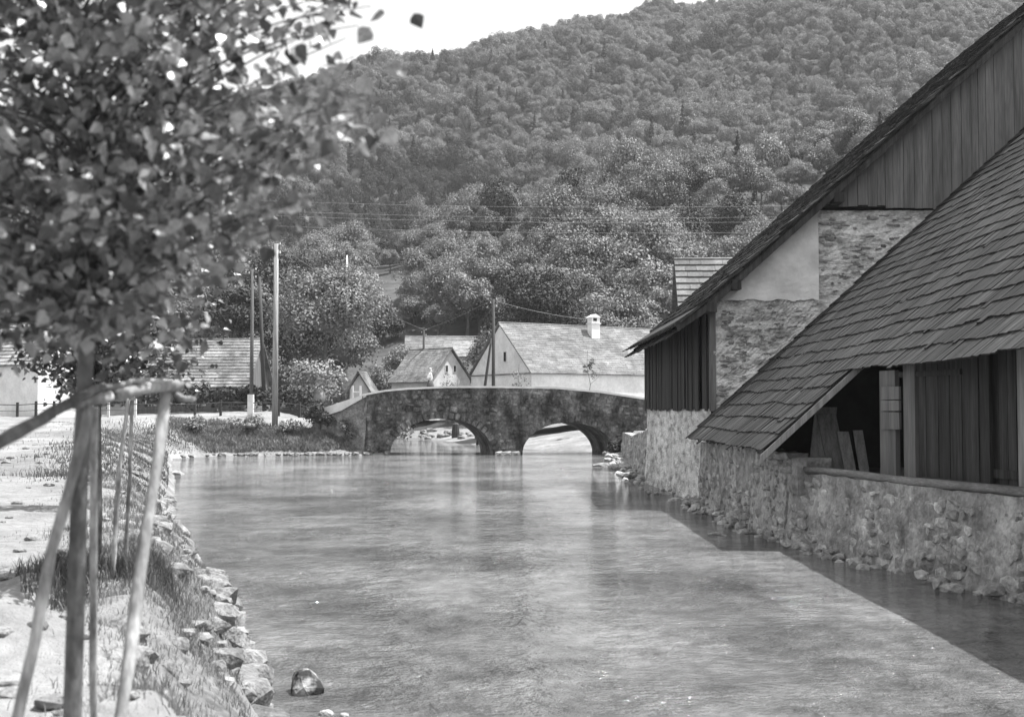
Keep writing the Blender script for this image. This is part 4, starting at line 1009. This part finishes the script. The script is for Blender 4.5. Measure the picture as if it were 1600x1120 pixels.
# ------------------------------------------------------------ houses
def house(name, label, gx_, gy_, phi, L, W, zg, ze, zr, wall, roof, rows, over=.3, wins=(), chimney=None, hip=0, sidewins=(), cat='house', courses=True, thick=.035):
    t = empty(name, (gx_, gy_, zg), label, cat, None, phi); ze -= zg; zr -= zg; h = W / 2
    b = MB(); prof = [(0, -h, -.6), (0, h, -.6), (0, h, ze), (0, 0, zr - .05), (0, -h, ze)]
    b.prism(prof, (L, 0, 0)).build('wall', wall, t, local=True)
    sl = (zr - ze) / h; n = max(4, int(math.hypot(h + over, (h + over) * sl) / rows))
    for s in (-1, 1):
        e0 = (h + over); x0, x1 = -over, L + over; zt_ = zr + .06
        rb = MB(); rb.prism([(x0, 0, zt_), (x1, 0, zt_), (x1, s * e0, zt_ - e0 * sl), (x0, s * e0, zt_ - e0 * sl)], (0, s * sl * .06, .08)); rb.build('roof', roof, t, local=True)
        if courses:
            c = MB(); ang = math.atan(sl)
            for i in range(n):
                f = (i + .5) / n; yy = s * e0 * f; zz = zt_ - e0 * f * sl + .12; xx = x0
                while xx < x1:
                    l_ = random.uniform(.5, 1.1); l_ = min(l_, x1 - xx)
                    c.box((xx + l_ / 2, yy, zz + random.uniform(-.008, .012)), (l_ - .015, e0 / n / math.cos(ang) * 1.12, thick), Matrix.Rotation((-ang + .06 + thick * .8) * s, 3, 'X')); xx += l_
            c.build('roof_courses', roof, t, local=True, kind='stuff')
    MB().tube([(-over, 0, zr + .16), (L + over, 0, zr + .16)], .11, 6).build('ridge', roof, t, local=True)
    for (yy, z0, w_, hh) in wins:                      # openings of the visible gable end
        f = MB().box((-.02, yy, z0 + hh / 2), (.07, w_ + .16, hh + .16)).build('window', M['concrete'], t, local=True)
        MB().box((-.062, yy, z0 + hh / 2), (.02, w_, hh)).build('pane', M['glass'], f, local=True)
    for (xx, z0, w_, hh) in sidewins:                  # openings of the long side towards the river
        f = MB().box((xx, -h - .02, z0 + hh / 2), (w_ + .16, .07, hh + .16)).build('window', M['concrete'], t, local=True)
        MB().box((xx, -h - .062, z0 + hh / 2), (w_, .02, hh)).build('pane', M['glass'], f, local=True)
    if chimney:
        xx, yy, zt_ = chimney; zt_ -= zg; zb_ = zr - abs(yy) * sl - .3
        ch = MB().box((xx, yy, (zt_ + zb_) / 2), (.95, .7, zt_ - zb_), jit=.01).build('chimney', M['white'], t, local=True)
        MB().box((xx, yy, zt_ - .55), (1.1, .85, .12)).build('band', M['concrete'], ch, local=True)
        cb = MB(); cb.prism([(xx - .62, yy - .42, zt_), (xx + .62, yy - .42, zt_), (xx, yy - .42, zt_ + .32)], (0, .84, 0)).build('cap', M['white'], ch, local=True)
        MB().box((xx - .1, yy - .36, zt_ - .2), (.4, .03, .28)).build('flue_opening', M['dark'], ch, local=True)
    return t
hA = house('long_house', 'long limewashed house with pale tiled roof and chimney behind the bridge', -1.07, 109.5, R(32), 17.5, 10.4, 2.4, 6.2, 10.66, M['white'], M['roof_tile'], .27, .2,
      wins=((-.9, 4.9, .38, .85), (2.9, .9, .9, 1.3), (-2.6, .5, .9, 1.3)), chimney=(9.6, -1.1, 11.6))
MB().box((-.08, 0, 3.75), (.1, 10.5, .1)).build('string_course', M['roof_tile'], hA, local=True)
house('small_house', 'small gabled house with two tiny attic windows and dark shingle roof', -7.0, 138, R(137), 6.4, 6.4, 2.4, 6.35, 9.85, M['greywash'], M['roof_old'], .3, .35, wins=((-.65, 4.9, .32, .7), (.6, 4.9, .32, .7)))
house('back_house', 'low grey roofed house behind the small gabled house', -14.0, 162, R(4), 10.2, 7, 3.0, 9.3, 12.6, M['greywash'], M['roof_tile'], .3, .3)
house('back_house', 'house with bright sheet roof wedged between small house and long house', -8.3, 154, R(0), 4.6, 6, 2.6, 9.6, 11.6, M['white'], M['roof_light'], .3, .3)
house('side_house', 'low house with banded grey shingle roof behind the hedge at left', at(215, 600, 101).x, 103, R(-3), 9.7, 8, 2.4, 5.0, 8.75, M['board_gable'], M['roof_old'], .36, .4, thick=.08, sidewins=((2, 1, .8, 1), (6, 1, .8, 1)))
house('white_house', 'white gabled house with banded shingle roof at the left edge', -33.0, 91, R(151), 14, 6, 2.3, 6.4, 9.4, M['white'], M['roof_light'], .36, .3, sidewins=(), thick=.1)
house('roofed_kiosk', 'tiny dark walled hut with hipped roof left of the bridge end', at(561, 600, 100).x, 100, R(78), 1.6, 1.6, 2.5, 4.7, 5.9, M['greywash'], M['roof_old'], .25, .28, cat='hut')
house('narrow_house', 'tall narrow roof with weathered shingle rows peeping over the barn eave', 8.5, 62, R(-3.2), 8, 6, 1.8, 7.0, 10.5, M['board'], M['roof_tile'], .42, .2, thick=.11)
# a window and plinth on the grey wall of the white house
wh = bpy.data.objects['white_house']
# ------------------------------------------------------------ poles, wires, fence
def pole(px, ytop, ybot, Y, r, label, mat_='pole', lean=0, name='utility_pole', ins=True, zb=None):
    x = (px - 800) / F * Y; z0 = H(x, Y) if zb is None else zb; zt_ = 3 + (640 - ytop) / F * Y; xb = (px + lean - 800) / F * Y
    t = empty(name, (xb, Y, z0), label, 'pole')
    MB().tube([(xb, Y, z0 - .4), (xb * .5 + x * .5, Y, (z0 + zt_) / 2), (x, Y, zt_)], [r * 1.15, r, r * .8], 10).build('shaft', M[mat_], t, smooth=True)
    if ins:
        for dz, s in ((.15, 1), (.45, -1), (.75, 1)):
            ia = MB().tube([(x, Y, zt_ - dz), (x + s * .25, Y, zt_ - dz), (x + s * .25, Y, zt_ - dz + .12)], .02, 5).build('bracket', M['pole_dark'], t)
            MB().tube([(x + s * .25, Y, zt_ - dz + .1), (x + s * .25, Y, zt_ - dz + .26)], [.055, .045], 7).build('insulator', M['concrete'], ia)
    return Vector((x, Y, zt_))
p1 = pole(430, 380, 662, 83.2, .185, 'tall pale timber pole standing nearest on the far bank')
p2 = pole(393, 420, 640, 93, .14, 'thinner dark pole left of the tallest pole', 'pole_brown')
p3 = pole(404, 432, 640, 93.4, .15, 'dark leaning strut pole between two upright poles', 'pole_dark', 10, ins=False)
p4 = pole(771, 467, 640, 104, .15, 'tall thin dark pole in front of the long house gable', 'pole_dark')
p5 = pole(768, 528, 640, 104.3, .13, 'slanting dark strut propping the pole by the long house', 'pole_dark', -22, ins=False)
p6 = pole(662, 515, 640, 141, .16, 'dark pole rising behind the person on the bridge', 'pole_dark')
p7 = pole(541, 398, 470, 150, .12, 'small white post on the hillside above the drooping tree', 'concrete', ins=False)
def wire(a, b_, sag, label, r=.014):
    a, b_ = Vector(a), Vector(b_); pts_ = []
    for i in range(25):
        t = i / 24; p = a.lerp(b_, t); p.z -= sag * 4 * t * (1 - t); pts_.append(p)
    tag(MB().tube(pts_, r, 5).build('overhead_wire', M['wire']), label, 'wire', 'overhead wires')
wire(p4 + Vector((0, 0, -.1)), root_matrix(hA) @ Vector((9.6, -1.1, 9.0)), .25, 'wire sagging from the thin pole to the chimney of the long house')
wire(p4, p6, .2, 'wire between the two thin dark poles behind the bridge')
wire(p6, p1, .5, 'wire from the pole behind the person to the tallest pole')
for i, (ya, yb_) in enumerate(((296, 304), (311, 322), (318, 330), (334, 346))):
    a = at(60, ya, 92); c = at(1700, yb_, 96)
    wire(a, c, 1.2, ('topmost', 'second', 'third', 'lowest')[i] + ' of the long faint wires crossing before the wooded hill', .009)
fence = empty('wire_fence', (-28, 88, 2.5), 'wire and rail fence along the road in front of the left houses', 'fence')
fp = []
for i, px in enumerate((-60, -20, 28, 57, 85, 130, 170, 212, 258, 305, 345, 392, 436, 468, 499)):
    Y = 87.5; x = (px - 800) / F * Y; z = H(x, Y); white = px in (170, 212, 392, 499); h = 1.35 if white else 1.15
    r = .11 if px == 392 else .08
    if px == 392: r = .2; h = 1.55
    MB().box((x, Y, z + h / 2 - .1), (r * 2, r * 2, h + .2), jit=.012).build('post', M['concrete' if white else 'pole_dark'], fence); fp.append((x, Y, z))
for hz in (.95, .5):
    MB().tube([(x, y - .1, z + hz) for x, y, z in fp], .035 if hz > .6 else .018, 5).build('rail', M['pole_dark'], fence)
gate = empty('white_gate', (at(557, 620, 88.5).x, 88.5, H(at(557, 620, 88.5).x, 88.5)), 'small white painted gate at the end of the bridge parapet', 'gate')
gz = 3.3
for dx in (-.28, .28): MB().box((gate.location.x + dx, 88.5, 3.75), (.13, .13, 2.0)).build('post', M['coping'], gate)
for dz in (3.3, 3.8, 4.3): MB().box((gate.location.x, 88.5, dz), (.5, .06, .1)).build('rail', M['coping'], gate)
MB().box((gate.location.x - .9, 88.5, 3.45), (1.1, .08, .12)).build('side_rail', M['coping'], gate)

# ------------------------------------------------------------ person behind the parapet, post in the shallows
px_, Yp = 672.5, 82.3
xP = (px_ - 800) / F * Yp; zP = btop(xP) - .45 - .02
per = empty('person', (xP, Yp, zP), 'person in white blouse and pale headscarf standing behind the bridge parapet', 'person')
def skin_body(name, joints, edges, material, parent, sub=2):
    me = bpy.data.meshes.new(name); me.from_pydata([j[0] for j in joints], edges, []); o = link(name, me, parent)
    m1 = o.modifiers.new('skin', 'SKIN')
    for i, j in enumerate(joints): me.skin_vertices[0].data[i].radius = (j[1], j[2] if len(j) > 2 else j[1])
    me.skin_vertices[0].data[0].use_root = True
    s_ = o.modifiers.new('sub', 'SUBSURF'); s_.levels = s_.render_levels = sub; me.materials.append(material); return o
J = [((0, 0, .92), .15, .11), ((0, 0, 1.15), .13, .10), ((-.02, 0, 1.36), .17, .11), ((-.03, 0, 1.47), .07), ((-.04, 0, 1.55), .055),
     ((-.04, 0, 1.64), .095, .10), ((-.04, 0, 1.74), .075, .08),
     ((0, .18, 1.38), .06), ((-.12, .24, 1.15), .048), ((-.3, .16, 1.02), .036), ((-.36, .14, 1.0), .034),
     ((0, -.18, 1.38), .06), ((-.14, -.22, 1.14), .048), ((-.34, -.14, .98), .036), ((-.40, -.12, .97), .034),
     ((0, .09, .85), .11), ((.01, .1, .48), .075), ((.02, .1, .08), .05), ((-.12, .1, .03), .04),
     ((0, -.09, .85), .11), ((-.02, -.1, .48), .075), ((0, -.1, .08), .05), ((-.14, -.1, .03), .04)]
E = [(0, 1), (1, 2), (2, 3), (3, 4), (4, 5), (5, 6), (2, 7), (7, 8), (8, 9), (9, 10), (2, 11), (11, 12), (12, 13), (13, 14), (0, 15), (15, 16), (16, 17), (17, 18), (0, 19), (19, 20), (20, 21), (21, 22)]
skin_body('body', J, E, M['skin'], per)
J2 = [((0, 0, .9), .17, .13), ((0, 0, 1.15), .16, .13), ((-.01, 0, 1.36), .19, .13), ((-.02, 0, 1.46), .09), ((0, .19, 1.38), .08), ((-.12, .24, 1.16), .07), ((-.2, .2, 1.09), .06), ((0, -.19, 1.38), .08), ((-.13, -.23, 1.15), .07), ((-.22, -.19, 1.08), .06)]
skin_body('blouse', J2, [(0, 1), (1, 2), (2, 3), (2, 4), (4, 5), (5, 6), (2, 7), (7, 8), (8, 9)], M['cloth_white'], per)
MB().tube([(0, 0, .25), (0, 0, .6), (0, 0, .95)], [.3, .24, .16], 14).build('skirt', M['cloth_dark'], per, local=True, smooth=True)
skin_body('headscarf', [((.03, 0, 1.58), .07), ((.0, 0, 1.69), .112, .108), ((-.01, 0, 1.79), .07), ((.06, 0, 1.5), .05)], [(0, 1), (1, 2), (0, 3)], M['hair'], per)
pz = at(717, 684, 128)
t = empty('mooring_post', (pz.x, 120, 0), 'dark stout post standing at the water edge seen through the left arch', 'post')
MB().tube([(pz.x, 120, -.3), (pz.x + .03, 120, .8), (pz.x + .05, 120, 1.55), (pz.x + .05, 120, 1.72)], [.36, .4, .33, .16], 9).build('shaft', M['pole_dark'], t)

# ------------------------------------------------------------ near young trees with stakes
def leaf_mesh(name, material, seed):
    rr = random.Random(seed); f = rr.uniform(.06, .16); c = rr.uniform(-.12, .12)
    # broad pointed poplar leaf, base at the origin, tip at +x, unit length
    pts_ = [(0, 0, 0), (.12, .3, f), (.34, .44, f * 1.25), (.62, .27, f * .7), (1, 0, c), (.62, -.27, f * .7), (.34, -.44, f * 1.25), (.12, -.3, f), (.34, 0, 0), (.65, 0, c * .4)]
    fs = [(0, 8, 2, 1), (8, 9, 3, 2), (9, 4, 3), (0, 7, 6, 8), (8, 6, 5, 9), (9, 5, 4), ]
    pts_ += [(-.45, .0, .03), (-.45, .02, .03)]; fs.append((0, 10, 11))
    me = bpy.data.meshes.new(name); me.from_pydata(pts_, [], fs); me.update(); me.materials.append(material); return me
def near_tree(root, base, trunk_pts, trunk_r, targets, leafn, size, leafmat, n_parts, seed, twig_r=.006, zmin=3.3):
    rr = random.Random(seed)
    MB().tube(trunk_pts, trunk_r, 12).build('trunk', M['bark'], root, smooth=True)
    lm = [leaf_mesh('leaf', leafmat, seed * 10 + i) for i in range(4)]
    tw = MB(); leaves = []
    TP = [Vector(p) for p in trunk_pts]
    for T in targets:
        T = Vector(T)
        # attach to the trunk lower than the tip
        zc = max(zmin + rr.uniform(0, .15), T.z - rr.uniform(.15, .5)); zc = min(zc, TP[-1].z - .05)
        for i in range(len(TP) - 1):
            if TP[i].z <= zc <= TP[i + 1].z: A = TP[i].lerp(TP[i + 1], (zc - TP[i].z) / (TP[i + 1].z - TP[i].z)); break
        else: A = TP[-1]
        mid = (A + T) / 2 + Vector((0, 0, .12 * (T - A).length)) + Vector([rr.uniform(-.04, .04) for _ in range(3)])
        n = 8; path = [A * (1 - t) ** 2 + mid * 2 * t * (1 - t) + T * t * t for t in [k / n for k in range(n + 1)]]
        tw.tube(path, [twig_r * (1.8 - 1.5 * k / n) for k in range(n + 1)], 5, False)
        for k in range(leafn):
            t = rr.uniform(.22, 1.0) ** .8; q = A * (1 - t) ** 2 + mid * 2 * t * (1 - t) + T * t * t
            q = q + Vector([rr.gauss(0, .07) * size / .06 for _ in range(3)])
            s = size * rr.uniform(.65, 1.35)
            d = Vector((rr.gauss(0, 1), rr.gauss(0, 1), rr.uniform(-1.6, .25))).normalized(); up = Vector((rr.gauss(0, .8), rr.gauss(0, .8), 1)).normalized()
            yv = up.cross(d).normalized(); zv = d.cross(yv)
            m_ = Matrix(((d.x, yv.x, zv.x, 0), (d.y, yv.y, zv.y, 0), (d.z, yv.z, zv.z, 0), (0, 0, 0, 1)))
            leaves.append((q, Matrix.Translation(q) @ m_ @ Matrix.Diagonal((s, s, s, 1)), s))
    tw.build('branches', M['bark'], root, kind='stuff')
    leaves.sort(key=lambda a: a[0].y / a[2] if 0 < 800 + F * a[0].x / a[0].y < 700 and a[0].z < 3 + .36 * a[0].y else 1e9)
    restm = MB()
    for j, (q, m_, s) in enumerate(leaves):
        me = lm[j % 4]
        if j < n_parts: link('leaf', me, root, Matrix.Translation(-root.location) @ m_)
        else: restm.add([m_ @ v.co for v in me.vertices], [tuple(p.vertices) for p in me.polygons])
    # fast build of the remaining leaves
    me = bpy.data.meshes.new('foliage'); inv = root.location
    me.from_pydata([(v[0] - inv.x, v[1] - inv.y, v[2] - inv.z) for v in restm.v], [], restm.f); me.update(); me.materials.append(leafmat)
    link('foliage', me, root, kind='stuff')
# first tree
b1 = at(100, 1318, 4.5); rt1 = empty('young_poplar', (b1.x, 4.5, H(b1.x, 4.5)), 'nearest staked young poplar with big loose leaves at the left', 'tree', 'staked young trees on the near bank')
tp = [at(104, 1330, 4.5), at(113, 1120, 4.5), at(120, 900, 4.5), at(124, 760, 4.5), at(131, 640, 4.5), at(135, 520, 4.5), at(138, 380, 4.52), at(130, 200, 4.55), at(122, 40, 4.6), at(118, -140, 4.6), at(115, -330, 4.65)]
tg = []; rr = random.Random(5)
def inside_crown(px, py):
    lim = np.interp(py, [-300, -60, 0, 60, 130, 200, 260, 330, 390, 440, 500], [500, 600, 575, 560, 560, 575, 520, 500, 475, 420, 335])
    return px < lim
while len(tg) < 285:
    px = rr.uniform(-330, 600); py = rr.uniform(-330, 545)
    if not inside_crown(px + 20, py): continue
    if py > 380 and px > 430: continue
    if py > 330 and rr.random() < .35: continue
    if py < 150 and rr.random() < .38: continue
    Y = 4.6 + rr.uniform(-1.25, 1.5) * (1 - max(0, px - 350) / 400)
    tg.append(at(px, py, Y))
for a_, b_, c_ in ((598, 140, 4.3), (590, 175, 4.2), (575, 210, 4.4), (602, 165, 4.0), (560, 190, 4.6), (580, 10, 4.3), (560, 40, 4.5), (555, -20, 4.4), (590, -30, 4.6), (540, 230, 4.5), (520, 300, 4.4), (490, 350, 4.5), (520, 120, 4.3), (540, 60, 4.6)): tg.append(at(a_, b_, c_ - .75))
near_tree(rt1, b1, tp, [.036, .034, .032, .031, .03, .028, .025, .022, .018, .014, .01], tg, 36, .05, M['leaf_near'], 290, 3, .0045)
# second tree
b2 = at(150, 905, 11.5); rt2 = empty('young_poplar', (b2.x, 11.5, H(b2.x, 11.5)), 'second staked young tree with small dark crown behind the nearest one', 'tree', 'staked young trees on the near bank')
x2 = b2.x
tp = [Vector((x2, 11.5, 1.1)), Vector((x2 + .01, 11.5, 2.0)), Vector((x2 - .01, 11.5, 2.9)), Vector((x2, 11.5, 3.6)), Vector((x2 + .02, 11.5, 4.4)), Vector((x2, 11.5, 5.4))]
tg = []
for i in range(170):
    a = rr.random() * 6.28; q = rr.random() ** .5; z = rr.uniform(3.12, 5.6); wz = 1.3 * (1 - ((z - 4.3) / 1.5) ** 2 * .55)
    tg.append(Vector((x2 + math.cos(a) * q * wz + (.15 if z < 4 else 0), 11.5 + math.sin(a) * q * wz, z)))
near_tree(rt2, b2, tp, [.045, .04, .036, .03, .024, .012], tg, 46, .062, M['leaf_mid'], 0, 4, .005, 3.2)
# third tree of the row, smaller on the picture
b3 = at(196, 800, 19.5); x3 = b3.x - .5
rt3 = empty('young_poplar', (x3, 19.5, H(x3, 19.5)), 'third young tree of the bank row, thin trunk hidden by the staked pair', 'tree', 'staked young trees on the near bank')
tp = [Vector((x3, 19.5, 1.2)), Vector((x3, 19.5, 2.5)), Vector((x3 + .03, 19.5, 3.6)), Vector((x3, 19.5, 5.6))]
tg = []
for i in range(70):
    a = rr.random() * 6.28; q = rr.random() ** .5; z = rr.uniform(3.5, 5.9); wz = 1.3 * (1 - ((z - 4.7) / 1.5) ** 2 * .55); tg.append(Vector((x3 + math.cos(a) * q * wz, 19.5 + math.sin(a) * q * wz, z)))
near_tree(rt3, b3, tp, [.045, .04, .03, .012], tg, 40, .075, M['leaf_mid'], 0, 6, .006, 3.4)

sup1 = empty('tree_support', (b1.x, 4.5, H(b1.x, 4.5)), 'rough tripod of peeled stakes and cross bars around the nearest young tree', 'tree support', 'stake frames round the young trees')
def stake(root, name, pts_, r0, r1, n=10, seed=0):
    rr2 = random.Random(seed); P = [Vector(p) for p in pts_]; out = []; m = 14
    for k in range(m + 1):
        t = k / m * (len(P) - 1); i = min(int(t), len(P) - 2); q = P[i].lerp(P[i + 1], t - i); out.append(q + Vector([rr2.uniform(-1, 1) * r0 * .18 for _ in range(3)]))
    rad = [(r0 + (r1 - r0) * k / m) * rr2.uniform(.88, 1.14) for k in range(m + 1)]
    return MB().tube(out, rad, n).build(name, M['stake'], root, smooth=True)
gz1 = 1.3
def down(p, q):      # carry the line p->q on to the ground
    p, q = Vector(p), Vector(q); d = q - p; return p + d * ((gz1 - p.z) / d.z)
s1a, s1b = at(262, 606, 4.85), at(188, 1120, 4.45); stake(sup1, 'stake', [down(s1a, s1b), s1b, at(222, 880, 4.62), s1a], .024, .023, seed=1)
s2a, s2b = at(128, 690, 4.35), at(28, 1120, 4.2); stake(sup1, 'stake', [down(s2a, s2b), s2b, at(82, 860, 4.3), s2a, at(138, 636, 4.37)], .021, .018, seed=2)
s3a, s3b = at(146, 636, 4.8), at(146, 1120, 5.15); stake(sup1, 'stake', [down(s3a, s3b), s3b, s3a], .016, .017, seed=6)
stake(sup1, 'cross_bar', [at(116, 632, 4.33), at(180, 617, 4.5), at(240, 605, 4.75), at(292, 601, 4.95)], .017, .022, seed=3)
stake(sup1, 'cross_bar', [at(-60, 722, 3.5), at(40, 668, 3.9), at(118, 624, 4.28), at(160, 602, 4.55)], .026, .015, seed=4).data.materials[0] = M['bark']
stake(sup1, 'cross_bar', [at(255, 603, 4.9), at(285, 622, 4.85), at(303, 624, 4.85)], .014, .011, seed=5)
stake(sup1, 'cross_bar', [at(160, 606, 4.55), at(220, 594, 4.9), at(262, 596, 5.1)], .010, .010, seed=7)
sup2 = empty('tree_support', (x2, 11.5, H(x2, 11.5)), 'smaller stake frame with two thin poles round the second young tree', 'tree support', 'stake frames round the young trees')
stake(sup2, 'stake', [at(175, 912, 11.2), at(186, 740, 11.2), at(200, 622, 11.25)], .024, .018, seed=8)
stake(sup2, 'stake', [at(194, 905, 11.9), at(203, 740, 11.8), at(206, 622, 11.7)], .022, .018, seed=9)
stake(sup2, 'cross_bar', [at(146, 628, 11.4), at(212, 622, 11.5)], .02, .017, seed=10)
